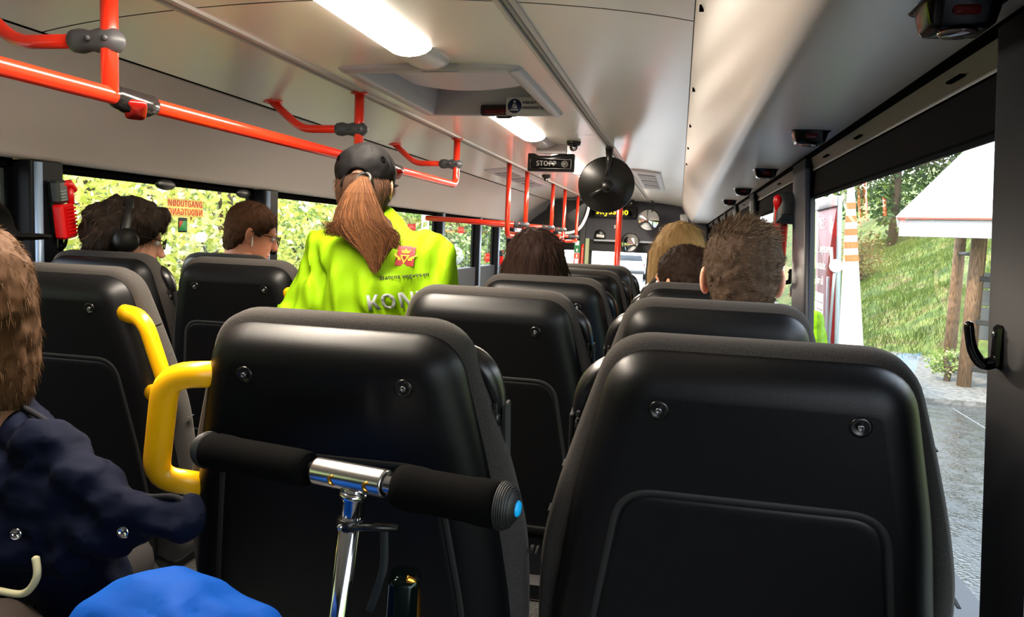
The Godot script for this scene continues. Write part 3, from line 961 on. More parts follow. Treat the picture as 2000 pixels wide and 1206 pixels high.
func make_seat(s: float, aisle: bool) -> Node3D:
	# s: the side of the belt guide; the yellow handle sits on the other side of an aisle seat
	var plastic := mt("seat_plastic", Color(0.013, 0.015, 0.022), 0.44, 0.0, 0.34)
	if not plastic.heightmap_enabled:
		plastic.heightmap_enabled = true
		plastic.heightmap_texture = noise_tex(0.2, 256, false, 2, null, 5)
		plastic.uv1_triplanar = true
		plastic.uv1_scale = Vector3.ONE * 9.0
		plastic.heightmap_scale = 0.012
	var fab := mt("seat_fabric", Color(0.23, 0.22, 0.213), 0.95, 0.0, 0.2)
	if not fab.rim_enabled:
		fab.rim_enabled = true
		fab.rim = 0.25
		fab.albedo_texture = noise_tex(0.15, 256, false, 4, grad([Color(0.80, 0.79, 0.78), Color(1, 1, 1)], [0.35, 0.65]), 9)
		fab.uv1_triplanar = true
		fab.uv1_scale = Vector3.ONE * 9.0
		fab.heightmap_enabled = true
		fab.heightmap_texture = noise_tex(0.25, 256, false, 3, null, 12)
		fab.heightmap_scale = 0.05
	var t := Node3D.new()
	var back := Transform3D(Basis(Vector3.RIGHT, LEAN), Vector3(0, TOP, 0))
	# shell: flat back that rolls over at the edges
	var o := outline([[0.004, 0.198], [-0.22, 0.250], [-0.43, 0.280], [-0.64, 0.29]], 0.062, 0.07)
	var sh := part("shell", pillow(o, [[0.0, -0.075], [0.0, -0.05], [0.004, -0.034], [0.012, -0.020], [0.024, -0.009], [0.038, -0.003], [0.048, -0.001], [0.053, 0.0], [0.055, 0.0]]), plastic, t)
	sh.transform = back
	var go := outline([[-0.192, 0.178], [-0.43, 0.214], [-0.60, 0.228]], 0.05, 0.03)
	var g := pillow(go, [[-0.006, -0.002], [-0.004, 0.0012], [0.004, 0.0012], [0.006, -0.002]], false, false, false)
	part("groove", g, mt("groove_black", Color(0.012, 0.012, 0.014), 0.7), sh)
	part("lower_panel", pillow(go, [[0.005, -0.002], [0.008, 0.0008], [0.012, 0.0018], [0.02, 0.002], [0.022, 0.002]], false, false, true), plastic, sh)
	for x in [-0.130, 0.130]:
		part("bolt_cup", lathe([[0.0, 0.0006], [0.0085, 0.0006], [0.010, 0.0016], [0.012, 0.0016], [0.0145, 0.0]], 20), mt("cup_black", Color(0.02, 0.02, 0.022), 0.3), sh, Vector3(x, -0.066, 0.0005), Vector3(PI / 2, 0, 0))
		part("bolt", lathe([[0.0, 0.0025], [0.0018, 0.0025], [0.0022, 0.004], [0.0042, 0.004], [0.005, 0.0]], 16), mt("bolt_steel", Color(0.45, 0.45, 0.46), 0.3, 0.9), sh, Vector3(x, -0.066, 0.001), Vector3(PI / 2, 0, 0))
	# cushion in front of the shell, showing along the top and the sides
	var co := outline([[0.018, 0.202], [-0.10, 0.241], [-0.22, 0.277], [-0.33, 0.302], [-0.46, 0.306], [-0.66, 0.300]], 0.062, 0.06)
	var cu := part("back_cushion", pillow(co, [[0.03, -0.050], [0.008, -0.056], [0.0, -0.068], [0.0, -0.095], [0.008, -0.11], [0.03, -0.125], [0.048, -0.13], [0.050, -0.13]]), fab, t)
	cu.transform = back
	for y in [-0.12, -0.20, -0.28, -0.36]:
		for x in [-1.0, 1.0]:
			var w := 0.243 + (absf(y) - 0.1) * 0.26
			part("seam", box(Vector3(x * w - 0.004, y - 0.001, -0.095), Vector3(x * w + x * 0.001 + 0.001, y + 0.001, -0.07), 0.0005), mt("seam_dark", Color(0.09, 0.085, 0.085), 0.9), cu)
	# seat base and frame
	part("seat_cushion", pillow(rrect(0.46, 0.46, 0.06), [[0.02, 0.0], [0.0, 0.02], [0.0, 0.08], [0.02, 0.11], [0.06, 0.12]]), fab, t, Vector3(0, 0.47, -0.42), Vector3(-PI / 2 + 0.06, 0, 0))
	part("seat_pan", box(Vector3(-0.21, 0.42, -0.64), Vector3(0.21, 0.49, -0.14), 0.02), plastic, t)
	var steel := mt("frame_dark", Color(0.10, 0.10, 0.11), 0.4, 0.3)
	part("pedestal", box(Vector3(-0.05, 0.0, -0.5), Vector3(0.05, 0.43, -0.3), 0.015), steel, t)
	part("foot_plate", box(Vector3(-0.14, 0.0, -0.56), Vector3(0.14, 0.012, -0.24)), steel, t)
	part("back_bracket", box(Vector3(-0.18, 0.44, -0.2), Vector3(0.18, 0.60, -0.165), 0.01), steel, t)
	# belt guide and belt
	var gr := []
	for i in 21:
		gr.append(0.011 + 0.007 * sin(PI * pow(i / 20.0, 0.8)))
	var bg := part("belt_guide", tube(spline([Vector3(s * 0.170, -0.045, -0.105), Vector3(s * 0.205, -0.043, -0.103), Vector3(s * 0.232, -0.066, -0.10), Vector3(s * 0.246, -0.10, -0.10), Vector3(s * 0.250, -0.135, -0.10)], 5), gr, 12, 1.3, Vector3.UP), mt("guide_black", Color(0.045, 0.045, 0.05), 0.33), t)
	bg.transform = back
	part("guide_cap", lathe([[0.0, 0.012], [0.013, 0.010], [0.017, 0.0], [0.0, -0.004]], 14, Transform3D(Basis(Vector3.BACK, -s * PI / 2), Vector3(s * 0.246, -0.138, -0.09))), mt("guide_black"), bg)
	part("guide_pin", lathe([[0.0, 0.02], [0.011, 0.02], [0.012, -0.02]], 14, Transform3D(Basis(Vector3.BACK, PI / 2), Vector3(s * 0.212, -0.075, -0.09))), mt("chrome"), bg)
	var st := begin(true)
	add_box(st, Vector3(s * 0.262 - 0.003, -0.66, -0.125), Vector3(s * 0.262 + 0.003, -0.12, -0.085), 0.001)
	add_box(st, Vector3(s * 0.25 - 0.003, -0.50, -0.115), Vector3(s * 0.25 + 0.003, -0.11, -0.075), 0.001)
	part("belt", done(st), mt("belt_black", Color(0.02, 0.02, 0.022), 0.85), bg)
	if aisle:
		var yel := mt("handle_yellow", Color(0.98, 0.72, 0.02), 0.32)
		var h := -s
		var hp := bent([Vector3(h * 0.19, -0.080, -0.03), Vector3(h * 0.272, -0.080, -0.004), Vector3(h * 0.316, -0.265, -0.004), Vector3(h * 0.245, -0.282, -0.03)], 0.05, 6)
		var hd := part("handle", tube(hp, 0.0175, 14, 1.25, Vector3.BACK), yel, t)
		hd.transform = back
	return t

func build_seats() -> void:
	var protos := {}
	var place := func(cx: float, d: float, s: float, aisle: bool, label: String, group: String) -> void:
		var key := "%s%s" % [s, aisle]
		var o: Node3D
		if protos.has(key):
			o = protos[key].duplicate()
		else:
			o = make_seat(s, aisle)
			protos[key] = o
		o.name = numbered("bus_chair")
		add_child(o, true)
		o.position = Vector3(cx, 0.018 if cx < -1.4 and d > 1.5 and d < 2.5 else 0.0, -d)
		tag(o, label, "seat", group)
	var ra := "aisle seats of the right rows"
	var rw := "window seats of the right rows"
	place.call(-0.515, 1.05, 1.0, true, "large black seat back behind the scooter handlebar, yellow handle on its left", ra)
	place.call(0.116, 1.05, -1.0, false, "nearest black window seat back, filling the lower right corner", rw)
	place.call(-0.46, 1.82, 1.0, true, "black aisle seat back just right of the standing inspector's lettering", ra)
	place.call(0.095, 1.80, -1.0, false, "window seat back with pale grey top in front of the cropped head", rw)
	place.call(-0.455, 2.57, 1.0, true, "black aisle seat back below the brown bob of hair", ra)
	place.call(0.10, 2.56, -1.0, false, "window seat back below the short brown haired child", rw)
	place.call(-0.455, 3.32, 1.0, true, "black aisle seat back ahead of the brown bob, third behind the red pole", ra)
	place.call(0.10, 3.32, -1.0, false, "window seat back in front of the blonde head", rw)
	place.call(-0.455, 4.07, 1.0, true, "farthest aisle seat back, dark against the bright windscreen", ra)
	place.call(0.10, 4.07, -1.0, false, "window seat back beyond the blonde head, mostly hidden", rw)
	var la := "aisle seats of the left rows"
	var lw := "window seats of the left rows"
	place.call(-1.47, 0.80, -1.0, true, "seat under the boy in the navy jacket at the left edge", la)
	place.call(-1.495, 1.56, -1.0, true, "black aisle seat back at the left with a long yellow handle", la)
	place.call(-2.08, 1.56, 1.0, false, "left window seat under the passenger in the black cap", lw)
	place.call(-1.478, 2.32, -1.0, true, "black seat back left of the inspector with a yellow stub beside her sleeve", la)
	place.call(-2.035, 2.34, 1.0, false, "blue-grey topped seat back below the passenger with headphones", lw)
	place.call(-1.435, 3.08, -1.0, true, "left aisle seat hidden behind the standing inspector", la)
	place.call(-2.03, 3.10, 1.0, false, "left window seat back below the man with glasses and cropped hair", lw)

# ---------------------------------------------------------------- small fittings
func hook_mesh() -> ArrayMesh:
	var st := begin()
	add_tube(st, spline([Vector3(0.0, -0.045, 0), Vector3(-0.016, -0.050, 0), Vector3(-0.030, -0.032, 0), Vector3(-0.037, 0.0, 0)], 6), [0.009, 0.0085, 0.0085, 0.008, 0.008, 0.0078, 0.0076, 0.0074, 0.007, 0.007, 0.0068, 0.0066, 0.0064, 0.0062, 0.006, 0.006, 0.006, 0.0058, 0.0055], 12, 1.0, Vector3.BACK, true)
	return done(st)

func build_small_things() -> void:
	var black := mt("gloss_black", Color(0.02, 0.02, 0.022), 0.16)
	var hm := hook_mesh()
	for q in [[wx(0.392, -0.1), -0.085, 1.06, 1.0, "black coat hook on the near right window post"], [wx(0.392, -0.1), -0.075, 2.92, 1.0, "black coat hook below the right hand hammer, on the second post"], [-2.305, -0.063, 2.50, -1.0, "black coat hook on the left post below the red hammer"], [-2.305, -0.105, 4.07, -1.0, "black coat hook on the post beside the man with glasses"], [-2.305, -0.125, 7.40, -1.0, "black coat hook on the slim left post past the inspector"]]:
		var t := thing("coat_hook", q[4], "hook", P(q[0], q[1], q[2]), "coat hooks on the window posts")
		var h := part("hook", hm, black, t)
		h.scale = Vector3(q[3], 1, 1)
		part("base", box(Vector3(-0.006, -0.055, -0.011), Vector3(0.006, 0.0, 0.011), 0.004), black, t)
		part("screw", lathe([[0.0, 0.003], [0.004, 0.003], [0.005, 0.0]], 10), mt("bolt_steel"), t, Vector3(-0.006 * q[3], -0.012, 0), Vector3(0, 0, q[3] * PI / 2))
	# emergency hammers
	var redp := mt("hammer_red", Color(0.78, 0.035, 0.05), 0.35)
	var clip := mt("hammer_clip", Color(0.13, 0.15, 0.15), 0.4)
	for q in [[-2.265, 0.0, 2.50, 1.0, "red emergency hammer in its holder on the near left window post"], [-2.265, -0.22, 7.46, 0.9, "small red emergency hammer on a far left post beside the yellow shirt"], [-2.265, -0.31, 9.86, 0.9, "small red emergency hammer on the farthest left post"]]:
		var t := thing("emergency_hammer", q[4], "hammer", P(q[0], q[1], q[2]), "emergency hammers on the left posts")
		t.scale = Vector3.ONE * q[3]
		t.rotation = Vector3(0.16, 0.12, 0)
		part("body", box(Vector3(-0.03, -0.075, -0.03), Vector3(0.016, 0.055, 0.045), 0.008), redp, t)
		for k in 8:
			part("rib", box(Vector3(0.012, -0.06 + k * 0.0135, -0.028), Vector3(0.022, -0.053 + k * 0.0135, 0.022), 0.002), redp, t)
		part("clip", box(Vector3(-0.03, 0.058, -0.012), Vector3(0.012, 0.145, 0.045), 0.01), clip, t)
		for k in 4:
			part("clip_rib", box(Vector3(0.011, 0.07 + k * 0.011, 0.01), Vector3(0.016, 0.074 + k * 0.011, 0.04), 0.001), mt("clip_pale", Color(0.45, 0.52, 0.50), 0.4), t)
		part("hammer_head", tube(PackedVector3Array([Vector3(0.0, 0.13, 0.015), Vector3(0.0, 0.125, -0.03), Vector3(0.002, 0.10, -0.055)]), [0.012, 0.018, 0.014], 12, 1.0, Vector3.ZERO, true), redp, t)
		part("hammer_tip", tube(PackedVector3Array([Vector3(0.004, 0.135, 0.03), Vector3(0.004, 0.13, 0.01)]), 0.006, 8, 1.0, Vector3.ZERO, true), mt("chrome"), t)
		part("hammer_handle", tube(PackedVector3Array([Vector3(0.0, 0.12, -0.035), Vector3(0.0, 0.05, -0.03)]), 0.013, 12), redp, t)
		part("mount", box(Vector3(-0.045, -0.06, -0.02), Vector3(-0.03, 0.13, 0.03)), clip, t)
	var hr := thing("emergency_hammer", "red emergency hammer hanging from a grey hood on the right window post", "hammer", P(0.358, 0.085, 2.93))
	part("hood", pillow(rounded([Vector2(-0.028, 0.0), Vector2(0.045, 0.0), Vector2(0.045, 0.11), Vector2(-0.028, 0.11)], [0.004, 0.004, 0.03, 0.03], 6), [[0.004, -0.05], [0.0, -0.045], [0.0, 0.045], [0.006, 0.052]]), clip, hr)
	for k in 3:
		part("vent_line", box(Vector3(-0.012, 0.012 + k * 0.009, 0.050), Vector3(0.022, 0.015 + k * 0.009, 0.054), 0.0008), mt("black_plastic"), hr)
	part("hammer_head", tube(PackedVector3Array([Vector3(-0.026, 0.095, 0.045), Vector3(-0.026, 0.08, 0.045), Vector3(-0.023, 0.05, 0.04)]), [0.012, 0.016, 0.010], 12, 1.0, Vector3.ZERO, true), redp, hr)
	part("hammer_handle", tube(spline([Vector3(-0.024, 0.06, 0.04), Vector3(-0.02, 0.0, 0.03), Vector3(-0.005, -0.07, 0.015), Vector3(0.012, -0.15, 0.0)], 4), 0.0095, 10, 1.0, Vector3.ZERO, true), redp, hr)
	part("holder", box(Vector3(-0.045, -0.055, -0.02), Vector3(-0.012, 0.0, 0.02), 0.004), redp, hr)
	part("backing", box(Vector3(-0.012, -0.13, -0.02), Vector3(0.02, 0.0, 0.012), 0.005), redp, hr)
	part("mount", box(Vector3(0.03, 0.0, -0.04), Vector3(0.048, 0.09, 0.075), 0.004), clip, hr)
	# stickers on the left windows
	var orange := mt("sticker_orange", Color(0.87, 0.22, 0.13), 0.5)
	var es := thing("exit_sticker", "pale window sticker with NØDUTGANG in orange, plain and mirrored, on the left window", "sticker", P(-2.368, 0.0, 3.26))
	es.rotation = Vector3(0, PI / 2, 0)
	es.position = P(-2.368, 0.073, 3.36)
	var film := mt("sticker_film", Color(0.90, 0.84, 0.50), 0.5)
	film.backlight_enabled = true
	film.backlight = Color(0.95, 0.9, 0.7)
	part("film", slab(rrect(0.285, 0.086, 0.004), 0.0, 0.001, 0.0003), film, es)
	part("lettering", text_mesh("NØDUTGANG", 0.030, 0.001), orange, es, Vector3(0, 0.020, 0.0015))
	var mir := part("mirrored_lettering", text_mesh("NØDUTGANG", 0.030, 0.001), orange, es, Vector3(0, -0.020, 0.0015))
	mir.rotation = Vector3(0, PI, 0)
	mir.position.z = 0.0022
	var ph := thing("phone_sticker", "small phone pictogram sticker below the exit lettering on the left window", "sticker", P(-2.368, -0.010, 3.337))
	ph.rotation = Vector3(0, PI / 2, 0)
	part("outline", slab(rrect(0.070, 0.072, 0.008), 0.0, 0.001, 0.0003), mt("ink_dark"), ph)
	part("screen", slab(rrect(0.058, 0.048, 0.003), 0.001, 0.002, 0.0003), mt("sticker_green", Color(0.12, 0.62, 0.32), 0.5), ph, Vector3(0, -0.004, 0))
	part("red_corner", slab(PackedVector2Array([Vector2(-0.028, -0.016), Vector2(0.002, 0.019), Vector2(-0.028, 0.019)]), 0.002, 0.003, 0.0003), orange, ph)
	for q in [[6.62, 0.046, 0.06, "red square sticker on the left window beside the inspector's shoulder"], [8.23, 0.048, 0.07, "red square sticker on the left window past the inspector"], [9.5, -0.28, 0.11, "faint red sticker low on the far left window"]]:
		var s := thing("window_sticker", q[3], "sticker", P(-2.368, q[1], q[0]), "red stickers on the left windows")
		s.rotation = Vector3(0, PI / 2, 0)
		part("film", slab(rrect(0.22, q[2], 0.004), 0.0, 0.001, 0.0003), mt("sticker_red", Color(0.80, 0.16, 0.13), 0.5), s)
		part("mark", slab(rrect(0.16, q[2] * 0.25, 0.002), 0.001, 0.002, 0.0003), mt("sticker_pale", Color(0.85, 0.42, 0.36), 0.5), s)

# ---------------------------------------------------------------- kick scooter
func build_scooter() -> void:
	var a := P(-0.678, -0.334, 1.0)
	var b := P(-0.170, -0.335, 0.905)
	var mid := P(-0.418, -0.328, 0.95)
	var t := thing("kick_scooter", "folded chrome kick scooter with black foam grips, standing behind the left seat", "scooter", Vector3(-0.45, 0, -0.93))
	var o := t.position
	var chrome := mt("chrome")
	var foam := mt("foam_black", Color(0.03, 0.029, 0.029), 0.95, 0.0, 0.15)
	var ax := (b - a).normalized()
	var at := func(u: float) -> Vector3: return a.lerp(b, u) - o
	part("bar", tube(PackedVector3Array([at.call(0.05), at.call(0.95)]), 0.0125, 16), chrome, t)
	for q in [[0.03, 0.378, 0.0255, 0], [0.662, 0.945, 0.0285, 1]]:
		var n := 10
		var pts := PackedVector3Array()
		var rr := []
		for i in n + 1:
			var u := lerpf(q[0], q[1], float(i) / n)
			pts.append(at.call(u))
			rr.append(q[2] * (1.0 if i > 0 and i < n else 0.93) * (1.06 if (i <= 2 and q[3] == 0) or (i >= 8 and q[3] == 1) or (i <= 2 and q[3] == 1) else 1.0))
		var g := part("grip", tube(pts, rr, 20), foam, t)
		var e: float = 0.0 if q[3] == 0 else 1.0
		var dir := -ax if e == 0.0 else ax
		var prof := []
		for i in 18:
			var u := i / 17.0
			prof.append([q[2] * 1.05 * sqrt(maxf(0.0, 1.0 - pow(u, 2.2))) * 0.985, u * 0.024])
		part("grip_end", lathe(prof, 24, aim(dir, at.call(q[0] if e == 0.0 else q[1]) )), mt("rubber_ribbed", Color(0.05, 0.05, 0.052), 0.5), g)
		for i in 7:
			var u := 0.06 + i * 0.105
			var rr2: float = q[2] * 1.05 * sqrt(1.0 - pow(u, 2.2))
			part("grip_rib", tube(PackedVector3Array(ring_pts((at.call(q[0] if e == 0.0 else q[1]) as Vector3) + dir * (u * 0.024), rr2, dir)), 0.0011, 6), mt("rubber_rib", Color(0.09, 0.09, 0.092), 0.5), g)
		part("end_plug", lathe([[0.0, 0.004], [0.009, 0.003], [0.011, 0.0]], 14, aim(dir, at.call(q[0] if e == 0.0 else q[1]) + dir * 0.022)), mt("plug_cyan", Color(0.02, 0.62, 0.88), 0.4), g)
	var c0: Vector3 = at.call(0.403)
	var c1: Vector3 = at.call(0.625)
	var cl := part("clamp", tube(PackedVector3Array([c0, c0 + ax * 0.0012, c0 + ax * 0.004, c1 - ax * 0.004, c1 - ax * 0.0012, c1]), [0.0165, 0.0188, 0.019, 0.019, 0.0188, 0.0165], 28), mt("clamp_alu", Color(0.80, 0.79, 0.78), 0.22, 1.0), t)
	for u in [0.462, 0.568]:
		part("brass_screw", lathe([[0.0, 0.001], [0.004, 0.001], [0.005, 0.0035], [0.0075, 0.003], [0.008, 0.0]], 14, aim(Vector3(0.35, -0.12, 1.0), (at.call(u) as Vector3) + Vector3(0.35, -0.12, 1.0).normalized() * 0.0185)), mt("brass", Color(0.78, 0.55, 0.22), 0.25, 1.0), cl)
	# stem with collar and folding strap
	var s0: Vector3 = at.call(0.525) + Vector3(0, -0.014, 0)
	var s1 := Vector3(-0.455, 0.16, -0.93) - o + Vector3(-0.04, 0, 0.0)
	part("stem", tube(PackedVector3Array([s0, s1]), 0.0145, 20), chrome, t)
	var sd := (s1 - s0).normalized()
	part("collar", lathe([[0.0135, 0.0], [0.020, 0.002], [0.0185, 0.010], [0.0155, 0.014], [0.0155, 0.034], [0.0135, 0.036]], 20, aim(sd, s0 + sd * 0.004)), chrome, t)
	part("lever_band", lathe([[0.0165, 0.0], [0.018, 0.001], [0.018, 0.014], [0.0165, 0.015]], 18, aim(sd, s0 + sd * 0.042)), mt("black_plastic"), t)
	part("band_lever", tube(PackedVector3Array([s0 + sd * 0.05 + Vector3(0.01, 0, 0.012), s0 + sd * 0.048 + Vector3(0.04, 0, 0.006), s0 + sd * 0.05 + Vector3(0.066, 0, -0.004)]), 0.0055, 8, 1.3, Vector3.ZERO, true), mt("black_plastic"), t)
	part("band_bolt", lathe([[0.0, 0.004], [0.004, 0.003], [0.005, 0.0]], 10, aim(Vector3.BACK, s0 + sd * 0.05 + Vector3(-0.006, 0, 0.018))), chrome, t)
	part("strap", tube(spline([s0 + sd * 0.052 + Vector3(0.05, 0, 0.0), s0 + sd * 0.11 + Vector3(0.056, 0, 0.0), s0 + sd * 0.17 + Vector3(0.044, 0, 0)], 4), 0.006, 8, 0.3), mt("strap_green", Color(0.03, 0.06, 0.055), 0.7), t)
	# folded deck standing upright beside the stem, its shiny rounded end on top
	var deck := rounded([Vector2(-0.034, -0.86), Vector2(0.026, -0.86), Vector2(0.022, 0.0), Vector2(-0.022, 0.0)], [0.02, 0.02, 0.016, 0.018], 6)
	var dk := part("deck", pillow(deck, [[0.008, -0.03], [0.0, -0.022], [0.0, 0.010], [0.004, 0.018], [0.012, 0.021]]), mt("deck_green", Color(0.055, 0.10, 0.095), 0.12, 0.75), t, P(-0.335, -0.458, 0.95) - o, Vector3(0.0, 0.3, -0.03))
	part("deck_edge", tube(spline([Vector3(0.002, -0.002, 0.014), Vector3(0.014, -0.012, 0.012), Vector3(0.019, -0.05, 0.010), Vector3(0.021, -0.12, 0.008)], 5), 0.006, 8), mt("brass"), dk)
	part("front_wheel", lathe([[0.0, 0.014], [0.02, 0.014], [0.024, 0.008], [0.045, 0.012], [0.055, 0.008], [0.055, -0.008], [0.045, -0.012], [0.024, -0.008], [0.0, -0.014]], 24, aim(Vector3.RIGHT, Vector3(-0.045, 0.055, 0.0))), mt("wheel_dark", Color(0.06, 0.06, 0.06), 0.5), t)
	part("fork", tube(PackedVector3Array([s1 + Vector3(0, 0.06, 0), s1 + Vector3(0.02, -0.02, 0), Vector3(-0.023, 0.055, 0)]), 0.009, 10), chrome, t)
	part("rear_wheel", lathe([[0.0, 0.014], [0.02, 0.014], [0.024, 0.008], [0.045, 0.012], [0.055, 0.008], [0.055, -0.008], [0.045, -0.012], [0.024, -0.008], [0.0, -0.014]], 24, aim(Vector3.RIGHT, Vector3(0.115, 0.055, -0.02))), mt("wheel_dark"), t)

# ---------------------------------------------------------------- people: bodies as smooth distance fields
func C(a: Vector3, b: Vector3, ra: float, rb: float, k := 0.03) -> Array:
	return [0, a, b, ra, rb, k, false]

func E(c: Vector3, r: Vector3, rot := Vector3.ZERO, k := 0.03) -> Array:
	return [1, c, r, Basis.from_euler(rot).transposed(), 0.0, k, false]

func cut(p: Array) -> Array:
	var q := p.duplicate()
	q[6] = true
	return q

func nets(prims: Array, cell: float, noise_amp := 0.0, freq := Vector3.ONE * 9.0, sd := 3) -> Dictionary:
	var lo := Vector3.ONE * 1e9
	var hi := -lo
	for p in prims:
		if p[6]:
			continue
		if p[0] == 0:
			var m: float = maxf(p[3], p[4]) + 3.0 * cell + noise_amp
			lo = lo.min((p[1] as Vector3).min(p[2]) - Vector3.ONE * m)
			hi = hi.max((p[1] as Vector3).max(p[2]) + Vector3.ONE * m)
		else:
			var r: Vector3 = p[2]
			var m := maxf(r.x, maxf(r.y, r.z)) if p[3] != Basis.IDENTITY else 0.0
			var e := (Vector3.ONE * m if m > 0.0 else r) + Vector3.ONE * (3.0 * cell + noise_amp)
			lo = lo.min(p[1] - e)
			hi = hi.max(p[1] + e)
	var nx := int((hi.x - lo.x) / cell) + 2
	var ny := int((hi.y - lo.y) / cell) + 2
	var nz := int((hi.z - lo.z) / cell) + 2
	var f := PackedFloat32Array()
	f.resize(nx * ny * nz)
	f.fill(1.0)
	for p in prims:
		var k: float = p[5]
		var neg: bool = p[6]
		var pl: Vector3
		var ph: Vector3
		var a: Vector3 = p[1]
		var mar := k + 2.5 * cell
		if p[0] == 0:
			var m: float = maxf(p[3], p[4]) + mar
			pl = a.min(p[2]) - Vector3.ONE * m
			ph = a.max(p[2]) + Vector3.ONE * m
		else:
			var r: Vector3 = p[2]
			var e := r + Vector3.ONE * mar
			if p[3] != Basis.IDENTITY:
				e = Vector3.ONE * (maxf(r.x, maxf(r.y, r.z)) + mar)
			pl = a - e
			ph = a + e
		var i0 := clampi(int((pl.x - lo.x) / cell), 0, nx - 1)
		var i1 := clampi(int((ph.x - lo.x) / cell) + 1, 0, nx - 1)
		var j0 := clampi(int((pl.y - lo.y) / cell), 0, ny - 1)
		var j1 := clampi(int((ph.y - lo.y) / cell) + 1, 0, ny - 1)
		var k0 := clampi(int((pl.z - lo.z) / cell), 0, nz - 1)
		var k1 := clampi(int((ph.z - lo.z) / cell) + 1, 0, nz - 1)
		var caps: bool = p[0] == 0
		var ba := Vector3.ZERO
		var bb := 1.0
		var ra := 0.0
		var rb := 0.0
		var inv := Vector3.ONE
		var inv2 := Vector3.ONE
		var B := Basis.IDENTITY
		if caps:
			ba = (p[2] as Vector3) - a
			bb = maxf(ba.length_squared(), 1e-9)
			ra = p[3]
			rb = p[4] - ra
		else:
			var r: Vector3 = p[2]
			inv = Vector3.ONE / r
			inv2 = inv * inv
			B = p[3]
		for kk in range(k0, k1 + 1):
			for j in range(j0, j1 + 1):
				var at := (kk * ny + j) * nx
				for i in range(i0, i1 + 1):
					var q := Vector3(lo.x + i * cell, lo.y + j * cell, lo.z + kk * cell) - a
					var d: float
					if caps:
						var h := clampf(q.dot(ba) / bb, 0.0, 1.0)
						d = (q - ba * h).length() - ra - rb * h
					else:
						q = B * q
						var l0 := (q * inv).length()
						d = l0 * (l0 - 1.0) / maxf((q * inv2).length(), 1e-6)
					var o := f[at + i]
					if neg:
						d = -d
						var h := maxf(k - absf(o - d), 0.0) / k
						f[at + i] = maxf(o, d) + h * h * k * 0.25
					else:
						var h := maxf(k - absf(o - d), 0.0) / k
						f[at + i] = minf(o, d) - h * h * k * 0.25
	if noise_amp > 0.0:
		var n := FastNoiseLite.new()
		n.seed = sd
		n.frequency = 1.0
		n.fractal_octaves = 2
		for kk in nz:
			for j in ny:
				var at := (kk * ny + j) * nx
				for i in nx:
					if absf(f[at + i]) < noise_amp + 2.0 * cell:
						f[at + i] += noise_amp * n.get_noise_3d((lo.x + i * cell) * freq.x, (lo.y + j * cell) * freq.y, (lo.z + kk * cell) * freq.z)
	# surface nets
	var idx := PackedInt32Array()
	idx.resize(nx * ny * nz)
	idx.fill(-1)
	var v := PackedVector3Array()
	var nr := PackedVector3Array()
	var sxy := nx * ny
	for kk in nz - 1:
		for j in ny - 1:
			var at := (kk * ny + j) * nx
			for i in nx - 1:
				var b := at + i
				var f0 := f[b]
				if absf(f0) > 4.0 * cell:
					continue
				var f1 := f[b + 1]
				var f2 := f[b + nx]
				var f3 := f[b + nx + 1]
				var f4 := f[b + sxy]
				var f5 := f[b + sxy + 1]
				var f6 := f[b + sxy + nx]
				var f7 := f[b + sxy + nx + 1]
				var c := int(f0 < 0.0) + int(f1 < 0.0) + int(f2 < 0.0) + int(f3 < 0.0) + int(f4 < 0.0) + int(f5 < 0.0) + int(f6 < 0.0) + int(f7 < 0.0)
				if c == 0 or c == 8:
					continue
				var s := Vector3.ZERO
				var m := 0
				if (f0 < 0.0) != (f1 < 0.0): s += Vector3(f0 / (f0 - f1), 0, 0); m += 1
				if (f2 < 0.0) != (f3 < 0.0): s += Vector3(f2 / (f2 - f3), 1, 0); m += 1
				if (f4 < 0.0) != (f5 < 0.0): s += Vector3(f4 / (f4 - f5), 0, 1); m += 1
				if (f6 < 0.0) != (f7 < 0.0): s += Vector3(f6 / (f6 - f7), 1, 1); m += 1
				if (f0 < 0.0) != (f2 < 0.0): s += Vector3(0, f0 / (f0 - f2), 0); m += 1
				if (f1 < 0.0) != (f3 < 0.0): s += Vector3(1, f1 / (f1 - f3), 0); m += 1
				if (f4 < 0.0) != (f6 < 0.0): s += Vector3(0, f4 / (f4 - f6), 1); m += 1
				if (f5 < 0.0) != (f7 < 0.0): s += Vector3(1, f5 / (f5 - f7), 1); m += 1
				if (f0 < 0.0) != (f4 < 0.0): s += Vector3(0, 0, f0 / (f0 - f4)); m += 1
				if (f1 < 0.0) != (f5 < 0.0): s += Vector3(1, 0, f1 / (f1 - f5)); m += 1
				if (f2 < 0.0) != (f6 < 0.0): s += Vector3(0, 1, f2 / (f2 - f6)); m += 1
				if (f3 < 0.0) != (f7 < 0.0): s += Vector3(1, 1, f3 / (f3 - f7)); m += 1
				idx[b] = v.size()
				v.append(lo + (Vector3(i, j, kk) + s / m) * cell)
				nr.append(Vector3(f1 + f3 + f5 + f7 - f0 - f2 - f4 - f6, f2 + f3 + f6 + f7 - f0 - f1 - f4 - f5, f4 + f5 + f6 + f7 - f0 - f1 - f2 - f3).normalized())
	var t := PackedInt32Array()
	var steps := [1, nx, sxy]
